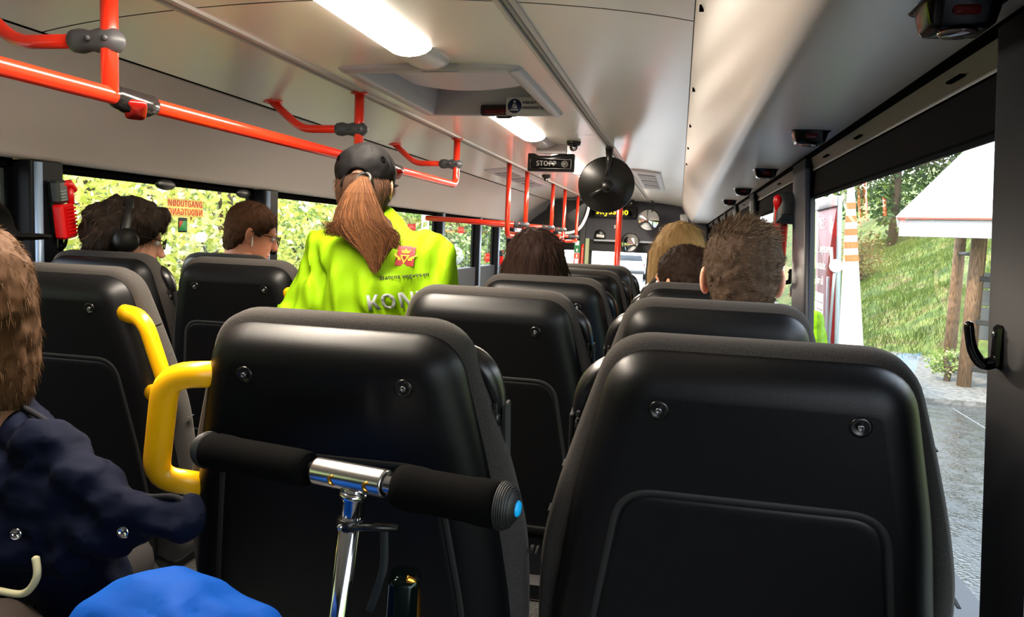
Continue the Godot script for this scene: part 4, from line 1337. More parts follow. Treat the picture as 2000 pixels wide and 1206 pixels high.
	for kk in range(1, nz - 1):
		for j in range(1, ny - 1):
			var at := (kk * ny + j) * nx
			for i in range(1, nx - 1):
				var b := at + i
				if idx[b] < 0:
					continue
				var ins := f[b] < 0.0
				for ax in 3:
					var n2: int = b + steps[ax]
					if ins == (f[n2] < 0.0):
						continue
					var s1: int = steps[(ax + 1) % 3]
					var s2: int = steps[(ax + 2) % 3]
					var a := idx[b]
					var b1 := idx[b - s1]
					var c1 := idx[b - s1 - s2]
					var d1 := idx[b - s2]
					if b1 < 0 or c1 < 0 or d1 < 0:
						continue
					if ins:
						t.append_array(PackedInt32Array([a, c1, b1, a, d1, c1]))
					else:
						t.append_array(PackedInt32Array([a, b1, c1, a, c1, d1]))
	return {"v": v, "n": nr, "i": t}

func joined(parts: Array) -> ArrayMesh:   # [[net, transform], ...] into one mesh
	var v := PackedVector3Array()
	var n := PackedVector3Array()
	var t := PackedInt32Array()
	for p in parts:
		var xf: Transform3D = p[1]
		var at := v.size()
		v.append_array(xf * (p[0].v as PackedVector3Array))
		var nb := xf.basis.inverse().transposed()
		for q in p[0].n:
			n.append((nb * q).normalized())
		for q in p[0].i:
			t.append(q + at)
	var a := []
	a.resize(Mesh.ARRAY_MAX)
	a[Mesh.ARRAY_VERTEX] = v
	a[Mesh.ARRAY_NORMAL] = n
	a[Mesh.ARRAY_INDEX] = t
	var m := ArrayMesh.new()
	m.add_surface_from_arrays(Mesh.PRIMITIVE_TRIANGLES, a)
	return m

func mm(called: String, mesh: Mesh, places: Array, cols: Array, m: Material, parent: Node) -> MultiMeshInstance3D:
	var u := MultiMesh.new()
	u.transform_format = MultiMesh.TRANSFORM_3D
	u.use_colors = true
	u.mesh = mesh
	u.instance_count = places.size()
	for i in places.size():
		u.set_instance_transform(i, places[i])
		u.set_instance_color(i, cols[i])
	var o := MultiMeshInstance3D.new()
	o.name = called
	o.multimesh = u
	o.material_override = m
	parent.add_child(o, true)
	stuff(o)
	return o

func blade_mesh(w: float) -> ArrayMesh:
	var st := begin()
	tri(st, Vector3(-w, 0, 0), Vector3(0, 1, w * 1.5), Vector3(w, 0, 0))
	tri(st, Vector3(0, 0, -w), Vector3(0, 1, w * 1.5), Vector3(0, 0, w))
	return done(st)

# short hair: blades rooted on the hair surface
func fur(parent: Node, net: Dictionary, xf: Transform3D, n: int, len: float, lift: float, flow: Vector3, c0: Color, c1: Color, swirl := 0.5, min_y := -9.0) -> void:
	var v: PackedVector3Array = net.v
	var nn: PackedVector3Array = net.n
	var places := []
	var cols := []
	for i in n:
		var k := rng.randi_range(0, v.size() - 1)
		if v[k].y < min_y:
			continue
		var nr := nn[k]
		var p := v[k] + Vector3(rng.randf_range(-1, 1), rng.randf_range(-1, 1), rng.randf_range(-1, 1)) * 0.002 - nr * 0.004
		var r := Vector3(rng.randf_range(-1, 1), rng.randf_range(-1, 1), rng.randf_range(-1, 1)) * swirl
		var crown := Vector3(v[k].x, 0, v[k].z - 0.03) * 4.0   # hair grows out from the crown
		var g := flow + crown * 0.6 + r
		g -= nr * g.dot(nr)
		var d := (g.normalized() + nr * (lift + rng.randf_range(0.0, 0.12))).normalized()
		var b := aim(d).basis
		var L := len * rng.randf_range(0.6, 1.25)
		places.append(xf * Transform3D(Basis(b.x, b.y * L, b.z), p))
		var t := rng.randf()
		cols.append(c0.lerp(c1, t * t))
	var m := mt("hair_strand", Color(1, 1, 1), 0.7, 0.0, 0.3)
	m.vertex_color_use_as_albedo = true
	mm("hair_strands", blade_mesh(0.0007), places, cols, m, parent)

var nets_made := {}

func net_of(called: String) -> Dictionary:
	if nets_made.has(called):
		return nets_made[called]
	var p := []
	var cell := 0.012
	var amp := 0.0
	var fq := Vector3(9, 14, 9)
	match called:
		"head":
			cell = 0.0048
			p = [E(Vector3(0, 0.035, 0.008), Vector3(0.074, 0.090, 0.096)), E(Vector3(0, -0.04, -0.025), Vector3(0.058, 0.075, 0.066)), E(Vector3(0, -0.09, -0.055), Vector3(0.028, 0.022, 0.024), Vector3.ZERO, 0.02),
				E(Vector3(0, 0.025, -0.078), Vector3(0.05, 0.014, 0.018), Vector3.ZERO, 0.02), C(Vector3(0, 0.005, -0.094), Vector3(0, -0.03, -0.108), 0.008, 0.012, 0.012),
				E(Vector3(0, -0.066, -0.084), Vector3(0.024, 0.005, 0.008), Vector3.ZERO, 0.004), E(Vector3(0, -0.076, -0.082), Vector3(0.02, 0.005, 0.008), Vector3.ZERO, 0.004),
				cut(E(Vector3(0.031, 0.006, -0.094), Vector3(0.015, 0.010, 0.012), Vector3.ZERO, 0.01)), cut(E(Vector3(-0.031, 0.006, -0.094), Vector3(0.015, 0.010, 0.012), Vector3.ZERO, 0.01)),
				C(Vector3(0, -0.05, 0.025), Vector3(0, -0.16, 0.04), 0.052, 0.056)]
			for s in [1.0, -1.0]:
				p.append(E(Vector3(s * 0.079, -0.004, 0.014), Vector3(0.008, 0.033, 0.019), Vector3(0.15, s * 0.5, 0), 0.008))
				p.append(cut(E(Vector3(s * 0.088, 0.0, 0.008), Vector3(0.006, 0.02, 0.010), Vector3(0.15, s * 0.5, 0), 0.004)))
		"hand":
			cell = 0.0042
			p = [E(Vector3(0, 0, -0.05), Vector3(0.040, 0.014, 0.045), Vector3.ZERO, 0.01), C(Vector3(0, 0, 0), Vector3(0, 0, -0.03), 0.026, 0.026, 0.02)]
			var fl := [0.062, 0.072, 0.068, 0.052]
			for i in 4:
				var x := -0.030 + i * 0.020
				var a := Vector3(x, 0.002, -0.085)
				var b := a + Vector3(x * 0.12, -0.004, -fl[i] * 0.5)
				p.append(C(a, b, 0.0092, 0.0086, 0.006))
				p.append(C(b, b + Vector3(x * 0.05, -fl[i] * 0.32, -fl[i] * 0.32), 0.0086, 0.0074, 0.004))
			p.append(C(Vector3(-0.030, -0.004, -0.03), Vector3(-0.055, -0.008, -0.062), 0.0115, 0.010, 0.012))
			p.append(C(Vector3(-0.055, -0.008, -0.062), Vector3(-0.056, -0.018, -0.092), 0.010, 0.0085, 0.004))
		"seated_body":
			cell = 0.016
			p = [E(Vector3(0, 0.84, -0.08), Vector3(0.15, 0.29, 0.10)), C(Vector3(-0.15, 1.05, -0.07), Vector3(0.15, 1.05, -0.07), 0.055, 0.055, 0.05), C(Vector3(0, 1.04, -0.05), Vector3(0, 1.20, 0.03), 0.062, 0.054, 0.04), E(Vector3(0, 0.62, -0.11), Vector3(0.16, 0.11, 0.13))]
			for s in [1.0, -1.0]:
				p.append_array([C(Vector3(s * 0.185, 1.04, -0.07), Vector3(s * 0.225, 0.79, -0.10), 0.048, 0.042), C(Vector3(s * 0.225, 0.79, -0.10), Vector3(s * 0.13, 0.70, -0.32), 0.041, 0.028),
					C(Vector3(s * 0.09, 0.62, -0.10), Vector3(s * 0.11, 0.61, -0.52), 0.08, 0.062), C(Vector3(s * 0.11, 0.61, -0.52), Vector3(s * 0.11, 0.10, -0.50), 0.058, 0.04), C(Vector3(s * 0.11, 0.05, -0.48), Vector3(s * 0.115, 0.038, -0.66), 0.042, 0.034)])
		"jacket":
			cell = 0.0145
			amp = 0.016
			p = [E(Vector3(0, 0.84, -0.08), Vector3(0.175, 0.31, 0.125)), C(Vector3(-0.155, 1.05, -0.07), Vector3(0.155, 1.05, -0.07), 0.074, 0.074, 0.06), C(Vector3(0, 1.09, -0.045), Vector3(0, 1.135, -0.01), 0.078, 0.074, 0.03)]
			for s in [1.0, -1.0]:
				p.append_array([C(Vector3(s * 0.19, 1.04, -0.07), Vector3(s * 0.23, 0.79, -0.10), 0.068, 0.058, 0.04), C(Vector3(s * 0.23, 0.79, -0.10), Vector3(s * 0.145, 0.71, -0.29), 0.056, 0.045)])
			p.append(cut(C(Vector3(0, 1.13, -0.02), Vector3(0, 1.25, 0.05), 0.060, 0.066, 0.008)))
		"trousers":
			cell = 0.018
			amp = 0.01
			p = [E(Vector3(0, 0.62, -0.11), Vector3(0.178, 0.125, 0.14))]
			for s in [1.0, -1.0]:
				p.append_array([C(Vector3(s * 0.09, 0.62, -0.10), Vector3(s * 0.11, 0.61, -0.52), 0.094, 0.076), C(Vector3(s * 0.11, 0.61, -0.52), Vector3(s * 0.11, 0.11, -0.50), 0.073, 0.060)])
		"shoes":
			cell = 0.012
			for s in [1.0, -1.0]:
				p.append_array([C(Vector3(s * 0.11, 0.055, -0.47), Vector3(s * 0.115, 0.047, -0.67), 0.050, 0.043, 0.02), E(Vector3(s * 0.112, 0.02, -0.57), Vector3(0.05, 0.018, 0.14), Vector3.ZERO, 0.01)])
		"hair_short":
			cell = 0.006
			amp = 0.008
			fq = Vector3(40, 25, 40)
			p = [E(Vector3(0, 0.044, 0.012), Vector3(0.083, 0.095, 0.105)), E(Vector3(0, -0.025, 0.058), Vector3(0.064, 0.072, 0.047)), cut(E(Vector3(0, -0.045, -0.105), Vector3(0.095, 0.105, 0.10), Vector3.ZERO, 0.015)), cut(E(Vector3(0.085, -0.045, -0.002), Vector3(0.03, 0.058, 0.036), Vector3.ZERO, 0.01)), cut(E(Vector3(-0.085, -0.045, -0.002), Vector3(0.03, 0.058, 0.036), Vector3.ZERO, 0.01))]
		"hair_full":
			cell = 0.0065
			amp = 0.02
			fq = Vector3(16, 12, 16)
			p = [E(Vector3(0, 0.046, 0.018), Vector3(0.098, 0.098, 0.128)), E(Vector3(0, -0.03, 0.075), Vector3(0.088, 0.09, 0.068)), E(Vector3(0, 0.09, -0.045), Vector3(0.07, 0.05, 0.07)), cut(E(Vector3(0, -0.055, -0.12), Vector3(0.12, 0.115, 0.10), Vector3.ZERO, 0.015))]
		"hair_bob":
			cell = 0.0065
			amp = 0.006
			fq = Vector3(30, 6, 30)
			p = [E(Vector3(0, 0.040, 0.015), Vector3(0.092, 0.096, 0.112)), E(Vector3(0, -0.05, 0.045), Vector3(0.098, 0.10, 0.085)), C(Vector3(0.082, 0.0, 0.0), Vector3(0.092, -0.12, 0.0), 0.026, 0.022), C(Vector3(-0.082, 0.0, 0.0), Vector3(-0.092, -0.12, 0.0), 0.026, 0.022), C(Vector3(-0.05, -0.13, 0.07), Vector3(0.05, -0.13, 0.07), 0.045, 0.045), cut(E(Vector3(0, -0.05, -0.12), Vector3(0.075, 0.11, 0.12), Vector3.ZERO, 0.012)), cut(E(Vector3(0.0, 0.15, 0.03), Vector3(0.006, 0.018, 0.10), Vector3.ZERO, 0.012))]
		"hair_long":
			cell = 0.007
			amp = 0.006
			fq = Vector3(30, 5, 30)
			p = [E(Vector3(0, 0.040, 0.015), Vector3(0.092, 0.098, 0.112)), C(Vector3(-0.04, 0.0, 0.055), Vector3(-0.05, -0.24, 0.085), 0.072, 0.06), C(Vector3(0.04, 0.0, 0.055), Vector3(0.05, -0.24, 0.085), 0.072, 0.06), C(Vector3(0.084, 0.0, 0.0), Vector3(0.09, -0.22, 0.0), 0.022, 0.02), C(Vector3(-0.084, 0.0, 0.0), Vector3(-0.09, -0.22, 0.0), 0.022, 0.02), cut(E(Vector3(0, -0.05, -0.12), Vector3(0.074, 0.11, 0.12), Vector3.ZERO, 0.012))]
	nets_made[called] = nets(p, cell, amp, fq, called.length())
	return nets_made[called]

func skin(c: Color) -> StandardMaterial3D:
	var m := mt("skin_%s" % c.to_html(), c, 0.55)
	m.subsurf_scatter_enabled = true
	m.subsurf_scatter_strength = 0.12
	return m

func cloth(key: String, c: Color, rough := 0.85) -> StandardMaterial3D:
	var m := mt(key, c, rough, 0.0, 0.2)
	if not m.heightmap_enabled:
		m.heightmap_enabled = true
		m.heightmap_texture = noise_tex(0.3, 256, false, 2, null, 31)
		m.heightmap_scale = 0.03
		m.uv1_triplanar = true
		m.uv1_scale = Vector3.ONE * 10.0
	return m

func eyes_of(t: Node, hx: Transform3D) -> void:
	var st := begin()
	for s in [1.0, -1.0]:
		add_lathe(st, [[0.0, 0.011], [0.006, 0.0095], [0.0105, 0.003], [0.0105, -0.003], [0.0, -0.011]], 12, hx * aim(Vector3(0, 0, -1), Vector3(s * 0.031, 0.006, -0.083)))
	part("eyes", done(st), mt("eye_white", Color(0.85, 0.84, 0.82), 0.2), t)
	st = begin()
	for s in [1.0, -1.0]:
		add_lathe(st, [[0.0, 0.0118], [0.0045, 0.0108], [0.0048, 0.0095]], 12, hx * aim(Vector3(0, 0, -1), Vector3(s * 0.031, 0.006, -0.083)))
	part("irises", done(st), mt("eye_dark", Color(0.08, 0.06, 0.05), 0.2), t)

# a seated person; head: place of the middle of the head (x, y from eye height, d)
func sitter(label: String, head: Vector3, hs: float, turn: Vector3, sk: Color, hair: String, hc: Array, jc: StandardMaterial3D, tc: Color, strands: Array, seat_x := INF) -> Node3D:
	var bx := head.x if seat_x == INF else seat_x
	var t := thing("person", label, "person", Vector3(bx, 0, -head.z), "bus passengers")
	var hy := 1.4 + head.y
	var k := (hy - 0.50) / (1.31 - 0.50)
	var up := Transform3D(Basis.from_scale(Vector3(1, k, 1)), Vector3(0, 0.50 * (1.0 - k), 0))   # taller or shorter above the seat
	var dx := head.x - bx
	var sl := dx / 0.6
	up = Transform3D(Basis(Vector3(0.86, 0, 0), Vector3(sl, k, 0), Vector3(0, 0, 1)), Vector3(-sl * 0.62, 0.50 * (1.0 - k), 0))
	var hx := Transform3D(Basis.from_euler(turn).scaled(Vector3.ONE * hs), Vector3(dx, hy, 0))
	var sb := skin(sk)
	part("body", joined([[net_of("seated_body"), up], [net_of("head"), hx], [net_of("hand"), up * Transform3D(Basis.from_euler(Vector3(-0.1, 0.2, 0.0)), Vector3(0.135, 0.705, -0.30))], [net_of("hand"), up * Transform3D(Basis.from_scale(Vector3(-1, 1, 1)) * Basis.from_euler(Vector3(-0.1, 0.2, 0.0)), Vector3(-0.135, 0.705, -0.30))]]), sb, t)
	eyes_of(t, hx)
	part("jacket", joined([[net_of("jacket"), up]]), jc, t)
	part("trousers", joined([[net_of("trousers"), Transform3D()]]), cloth("trousers_%s" % tc.to_html(), tc), t)
	part("shoes", joined([[net_of("shoes"), Transform3D()]]), mt("shoe_dark", Color(0.07, 0.07, 0.075), 0.6), t)
	var hm := mt("hair_%s" % (hc[0] as Color).to_html(), hc[0], 0.75, 0.0, 0.25)
	var hp := part("hair", joined([[net_of(hair), hx]]), hm, t)
	if strands.size():
		fur(hp, net_of(hair), hx, strands[0], strands[1], strands[2], strands[3], (hc[0] as Color).srgb_to_linear(), (hc[1] as Color).srgb_to_linear(), strands[4])
	t.set_meta("hx", hx)
	return t

func glasses(t: Node3D, hx: Transform3D) -> void:
	var st := begin()
	var g := hx
	for s in [1.0, -1.0]:
		var ring := []
		for i in 17:
			var a := TAU * i / 16.0
			ring.append(g * Vector3(s * 0.033 + cos(a) * 0.026, 0.006 + sin(a) * 0.017, -0.112 + absf(cos(a)) * 0.002))
		add_tube(st, PackedVector3Array(ring), 0.0022, 6)
		add_tube(st, PackedVector3Array([g * Vector3(s * 0.058, 0.012, -0.110), g * Vector3(s * 0.079, 0.013, -0.06), g * Vector3(s * 0.083, 0.014, 0.01), g * Vector3(s * 0.080, -0.006, 0.03)]), 0.0024, 6)
	add_tube(st, PackedVector3Array([g * Vector3(-0.008, 0.01, -0.113), g * Vector3(0.008, 0.01, -0.113)]), 0.002, 6)
	part("glasses", done(st), mt("glasses_black", Color(0.03, 0.03, 0.03), 0.3), t)

func headset(t: Node3D, hx: Transform3D, r: float) -> void:
	var arc := []
	for i in 15:
		var a := PI * i / 14.0
		arc.append(hx * Vector3(cos(a) * (r + 0.012), sin(a) * (r + 0.048), 0.02))
	var b := part("headset_band", tube(PackedVector3Array(arc), 0.007, 10, 2.4, hx.basis * Vector3.RIGHT), mt("headset_black", Color(0.03, 0.03, 0.032), 0.45), t)
	for s in [1.0, -1.0]:
		part("ear_cup", lathe([[0.0, 0.022], [0.030, 0.020], [0.040, 0.008], [0.042, -0.008], [0.034, -0.016], [0.0, -0.018]], 20, hx * aim(Vector3(s, 0, 0), Vector3(s * (r + 0.008), -0.01, 0.015))), mt("headset_black"), b)

# wraps flat shapes onto the back of a net-made garment (vertices pushed along z onto the surface)
func wrap_on(src: Mesh, xf: Transform3D, net: Dictionary, lift: float) -> ArrayMesh:
	var out := SurfaceTool.new()
	out.begin(Mesh.PRIMITIVE_TRIANGLES)
	var v: PackedVector3Array = net.v
	var grid := {}
	for i in v.size():
		if (net.n[i] as Vector3).z > 0.1:
			var key := Vector2i(roundi(v[i].x / 0.02), roundi(v[i].y / 0.02))
			if not grid.has(key):
				grid[key] = []
			grid[key].append(i)
	for s in src.get_surface_count():
		var a := src.surface_get_arrays(s)
		var pv: PackedVector3Array = a[Mesh.ARRAY_VERTEX]
		var ix: PackedInt32Array = a[Mesh.ARRAY_INDEX] if a[Mesh.ARRAY_INDEX] != null else PackedInt32Array(range(pv.size()))
		var q := PackedVector3Array()
		for p in pv:
			var w := xf * p
			var key := Vector2i(roundi(w.x / 0.02), roundi(w.y / 0.02))
			var sum := 0.0
			var wt := 0.0
			for dx in [-1, 0, 1]:
				for dy in [-1, 0, 1]:
					for i in grid.get(key + Vector2i(dx, dy), []):
						var dd := Vector2(v[i].x - w.x, v[i].y - w.y).length_squared() + 1e-6
						var g := exp(-dd / 0.0008)
						sum += v[i].z * g
						wt += g
			q.append(Vector3(w.x, w.y, (sum / wt if wt > 0.0 else 0.0) + lift + p.z))
		for k in ix:
			out.add_vertex(q[k])
	out.generate_normals()
	return out.commit()

func flat_grid(w: float, h: float, n: int) -> ArrayMesh:
	var st := begin()
	for i in n:
		for j in n:
			var a := Vector3((float(i) / n - 0.5) * w, (float(j) / n - 0.5) * h, 0)
			var dx := Vector3(w / n, 0, 0)
			var dy := Vector3(0, h / n, 0)
			quad(st, a, a + dy, a + dx + dy, a + dx)
	return done(st)

func poly(pts: Array, s: float) -> ArrayMesh:
	var p := PackedVector2Array()
	for q in pts:
		p.append(Vector2(q[0], q[1]) * s)
	var ix := Geometry2D.triangulate_polygon(p)
	var st := begin()
	for k in range(0, ix.size(), 3):
		tri(st, Vector3(p[ix[k]].x, p[ix[k]].y, 0), Vector3(p[ix[k + 1]].x, p[ix[k + 1]].y, 0), Vector3(p[ix[k + 2]].x, p[ix[k + 2]].y, 0))
	return done(st)

func build_inspector() -> void:
	var t := thing("person", "standing inspector in bright yellow shirt and black cap with a long brown ponytail", "person", Vector3(-0.968, 0, -2.37))
	var hx := Transform3D(Basis.from_euler(Vector3(-0.05, 0.16, 0.0)).scaled(Vector3.ONE * 1.06), Vector3(-0.045, 1.538, -0.01))
	var body := [C(Vector3(0, 1.36, 0.0), Vector3(-0.03, 1.50, 0.02), 0.058, 0.05), E(Vector3(0, 1.14, 0.0), Vector3(0.155, 0.27, 0.10)), C(Vector3(-0.15, 1.335, 0), Vector3(0.15, 1.335, 0), 0.052, 0.052, 0.05), E(Vector3(0, 0.90, 0), Vector3(0.165, 0.13, 0.12))]
	for s in [1.0, -1.0]:
		body.append_array([C(Vector3(s * 0.18, 1.32, 0), Vector3(s * 0.232, 1.08, 0.02), 0.040, 0.036), C(Vector3(s * 0.232, 1.08, 0.02), Vector3(s * 0.13, 1.03, -0.20), 0.035, 0.027), C(Vector3(s * 0.09, 0.88, 0), Vector3(s * 0.10, 0.48, 0.0), 0.085, 0.056), C(Vector3(s * 0.10, 0.48, 0), Vector3(s * 0.10, 0.09, 0.03), 0.054, 0.038), C(Vector3(s * 0.10, 0.05, 0.03), Vector3(s * 0.11, 0.04, -0.14), 0.04, 0.032)])
	var sk := skin(Color(0.80, 0.58, 0.48))
	part("body", joined([[nets(body, 0.014), Transform3D()], [net_of("head"), hx], [net_of("hand"), Transform3D(Basis.from_euler(Vector3(0.1, 0.5, 0.0)), Vector3(0.13, 1.03, -0.19))], [net_of("hand"), Transform3D(Basis.from_scale(Vector3(-1, 1, 1)) * Basis.from_euler(Vector3(0.1, 0.5, 0.0)), Vector3(-0.13, 1.03, -0.19))]]), sk, t)
	eyes_of(t, hx)
	var sp := [E(Vector3(0.0, 1.14, 0.0), Vector3(0.200, 0.30, 0.135)), C(Vector3(-0.165, 1.335, 0.0), Vector3(0.165, 1.345, 0.0), 0.066, 0.066, 0.07), C(Vector3(-0.01, 1.385, 0.01), Vector3(-0.02, 1.42, 0.018), 0.068, 0.06, 0.05), C(Vector3(-0.13, 0.86, 0), Vector3(0.13, 0.86, 0), 0.115, 0.115, 0.06)]
	for s in [1.0, -1.0]:
		sp.append_array([C(Vector3(s * 0.185, 1.325, 0), Vector3(s * 0.232, 1.12, 0.03), 0.066, 0.075, 0.05)])
	sp.append(cut(C(Vector3(-0.02, 1.42, 0.018), Vector3(-0.025, 1.50, 0.02), 0.054, 0.06, 0.006)))
	var sn := nets(sp, 0.0095, 0.040, Vector3(8.0, 4.2, 6.0), 21)
	var hi := cloth("hivis_yellow", Color(0.46, 0.62, 0.045), 0.7)
	var shirt := part("shirt", joined([[sn, Transform3D()]]), hi, t)
	var tr := [E(Vector3(0, 0.88, 0), Vector3(0.178, 0.14, 0.135))]
	for s in [1.0, -1.0]:
		tr.append_array([C(Vector3(s * 0.09, 0.86, 0), Vector3(s * 0.10, 0.48, 0.0), 0.098, 0.075), C(Vector3(s * 0.10, 0.48, 0), Vector3(s * 0.10, 0.09, 0.03), 0.073, 0.066)])
	part("trousers", joined([[nets(tr, 0.018, 0.01), Transform3D()]]), cloth("trousers_navy", Color(0.08, 0.09, 0.13)), t)
	var shoe := []
	for s in [1.0, -1.0]:
		shoe.append_array([C(Vector3(s * 0.10, 0.055, 0.04), Vector3(s * 0.112, 0.046, -0.16), 0.050, 0.042, 0.02), E(Vector3(s * 0.106, 0.018, -0.05), Vector3(0.05, 0.017, 0.15), Vector3.ZERO, 0.01)])
	part("shoes", joined([[nets(shoe, 0.012), Transform3D()]]), mt("shoe_dark", Color(0.07, 0.07, 0.075), 0.6), t)
	# print on the back
	var tilt := Basis(Vector3.BACK, 0.12)
	var red := mt("emblem_red", Color(0.50, 0.05, 0.07), 0.7)
	var yel := mt("emblem_yellow", Color(0.90, 0.62, 0.10), 0.7)
	var ex := Transform3D(Basis(Vector3.BACK, -0.02), Vector3(0.138, 1.326, 0))
	part("emblem", wrap_on(flat_grid(0.056, 0.062, 6), ex, sn, 0.005), red, shirt)
	for s in [1.0, -1.0]:
		part("emblem_wing", wrap_on(poly([[s * 0.2, -0.12], [s * 0.62, 0.12], [s * 0.60, 0.0], [s * 0.52, -0.02], [s * 0.50, -0.12], [s * 0.42, -0.13], [s * 0.40, -0.24], [s * 0.2, -0.26]], 0.056), ex, sn, 0.0068), yel, shirt)
	part("emblem_triangle", wrap_on(poly([[-0.26, 0.06], [0.26, 0.06], [0.0, -0.42]], 0.056), ex, sn, 0.0075), yel, shirt)
	part("emblem_triangle_core", wrap_on(poly([[-0.14, 0.0], [0.14, 0.0], [0.0, -0.26]], 0.056), ex, sn, 0.009), red, shirt)
	part("emblem_crown", wrap_on(poly([[-0.2, 0.16], [0.2, 0.16], [0.26, 0.34], [0.12, 0.27], [0.0, 0.42], [-0.12, 0.27], [-0.26, 0.34]], 0.056), ex, sn, 0.0068), yel, shirt)
	part("lettering", wrap_on(text_mesh("Statens vegvesen", 0.0118, 0.0008), Transform3D(tilt, Vector3(0.142, 1.264, 0)), sn, 0.0095), mt("ink_black", Color(0.04, 0.04, 0.05), 0.7), shirt)
	part("lettering", wrap_on(text_mesh("KONTROLL", 0.047, 0.0008), Transform3D(tilt, Vector3(0.205, 1.196, 0)), sn, 0.011), mt("print_grey", Color(0.48, 0.50, 0.50), 0.6), shirt)
	# cap
	var cp := [E(Vector3(0, 0.046, 0.006), Vector3(0.092, 0.090, 0.114)), C(Vector3(-0.03, 0.02, -0.10), Vector3(0.03, 0.02, -0.10), 0.018, 0.018, 0.03), cut(E(Vector3(0, -0.320, 0.0), Vector3(0.6, 0.31, 0.6), Vector3(-0.10, 0, 0), 0.006)), cut(E(Vector3(0, -0.012, 0.118), Vector3(0.045, 0.056, 0.05), Vector3.ZERO, 0.006))]
	var capm := cloth("cap_black", Color(0.045, 0.042, 0.047), 0.7)
	var cap := part("cap", joined([[nets(cp, 0.005, 0.004, Vector3(14, 14, 14)), hx]]), capm, t)
	part("visor", joined([[nets([E(Vector3(0, 0.025, -0.135), Vector3(0.075, 0.008, 0.07), Vector3(0.15, 0, 0))], 0.006), hx]]), capm, cap)
	var arc := []
	for i in 11:
		var a := PI * i / 10.0
		arc.append(hx * Vector3(cos(a) * 0.047, -0.010 + sin(a) * 0.056, 0.106 - sin(a) * 0.006))
	part("edge_band", tube(PackedVector3Array(arc), 0.004, 8), capm, cap)
	part("button", lathe([[0.0, 0.004], [0.007, 0.002], [0.008, -0.002]], 12, hx * Transform3D(Basis(), Vector3(0, 0.136, 0.006))), capm, cap)
	for i in 6:
		var seam := []
		for k in 8:
			var e := k / 7.0 * 1.25
			var a := TAU * i / 6.0 + 0.52
			seam.append(hx * (Vector3(sin(a) * sin(e) * 0.0922, 0.046 + cos(e) * 0.0902, 0.006 + cos(a) * sin(e) * 0.1142)))
		part("seam", tube(PackedVector3Array(seam), 0.0012, 5), capm, cap)
	for s in [1.0, -1.0]:
		part("eyelet", lathe([[0.0, 0.0015], [0.006, 0.0015], [0.0085, 0.003], [0.010, 0.0]], 12, hx * aim(Vector3(s * 0.72, 0.38, 0.62), Vector3(s * 0.066, 0.080, 0.072))), mt("eyelet_black", Color(0.008, 0.008, 0.008), 0.9, 0.0, 0.1), cap)
	# hair below the cap, ponytail
	var hb := [E(Vector3(0, 0.0, 0.016), Vector3(0.088, 0.070, 0.100)), E(Vector3(0, -0.045, 0.05), Vector3(0.072, 0.06, 0.055)), cut(E(Vector3(0, -0.045, -0.115), Vector3(0.10, 0.12, 0.12), Vector3.ZERO, 0.015))]
	var hc := Color(0.20, 0.13, 0.088)
	var hbn := nets(hb, 0.006, 0.004, Vector3(30, 8, 30))
	var hh := part("hair", joined([[hbn, hx]]), mt("hair_red_brown", hc, 0.7, 0.0, 0.3), t)
	fur(hh, hbn, hx, 3500, 0.035, 0.02, Vector3(0.0, -1.6, 0.3), hc.srgb_to_linear(), Color(0.38, 0.25, 0.16).srgb_to_linear(), 0.1)
	var tail := part("ponytail", joined([[nets([C(Vector3(-0.003, 1.545, 0.095), Vector3(0.0, 1.52, 0.112), 0.008, 0.014, 0.01), C(Vector3(0.0, 1.52, 0.112), Vector3(0.012, 1.42, 0.126), 0.016, 0.040, 0.02), C(Vector3(0.012, 1.42, 0.135), Vector3(0.066, 1.29, 0.155), 0.038, 0.010, 0.03), C(Vector3(-0.01, 1.46, 0.13), Vector3(-0.07, 1.40, 0.13), 0.028, 0.008, 0.03), C(Vector3(0.04, 1.46, 0.13), Vector3(0.11, 1.40, 0.135), 0.026, 0.008, 0.03)], 0.0065, 0.008, Vector3(30, 7, 20)), Transform3D()]]), mt("hair_red_brown", hc, 0.7, 0.0, 0.3), t)
	part("hair_tie", tube(PackedVector3Array(ring_pts(Vector3(-0.004, 1.558, 0.106), 0.0225, Vector3(0, 0.45, 0.9))), 0.0055, 8), mt("tie_dark", Color(0.05, 0.035, 0.03), 0.6), t)
	var st := begin()
	var lo := hc.srgb_to_linear()
	var hi2 := Color(0.38, 0.25, 0.16).srgb_to_linear()
	for i in 4200:
		var a := rng.randf() * TAU
		var side := rng.randf_range(-1, 1)
		var r := sqrt(rng.randf())
		var off := Vector3(cos(a) * r, 0, absf(sin(a)) * r)
		var wild := rng.randf()
		var endx := 0.066 + side * 0.04
		var endy := 1.265 + absf(side) * 0.08 + rng.randf() * 0.05
		if wild < 0.20:
			endx = -0.04 - rng.randf() * 0.07
			endy = 1.375 + rng.randf() * 0.05
			side = -0.4 - rng.randf() * 0.6
		elif wild > 0.80:
			endx = 0.09 + rng.randf() * 0.055
			endy = 1.345 + rng.randf() * 0.06
			side = 0.4 + rng.randf() * 0.6
		var p := [Vector3(-0.004, 1.566, 0.098) + off * 0.018, Vector3(-0.002 + side * 0.034 + rng.randf_range(-0.006, 0.006), 1.515, 0.134) + off * Vector3(0.014, 0, 0.024), Vector3(0.008 + side * 0.064 + rng.randf_range(-0.012, 0.012), 1.435, 0.146) + off * Vector3(0.016, 0, 0.034), Vector3(0.5 * (endx + 0.02) + side * 0.05 + rng.randf_range(-0.014, 0.014), (1.41 + endy) * 0.5, 0.150) + off * Vector3(0.016, 0, 0.030), Vector3(endx, endy, 0.160) + off * 0.012]
		var pts := spline(p, 3)
		var col := lo.lerp(hi2, pow(rng.randf(), 1.6))
		var w := rng.randf_range(0.0007, 0.0013)
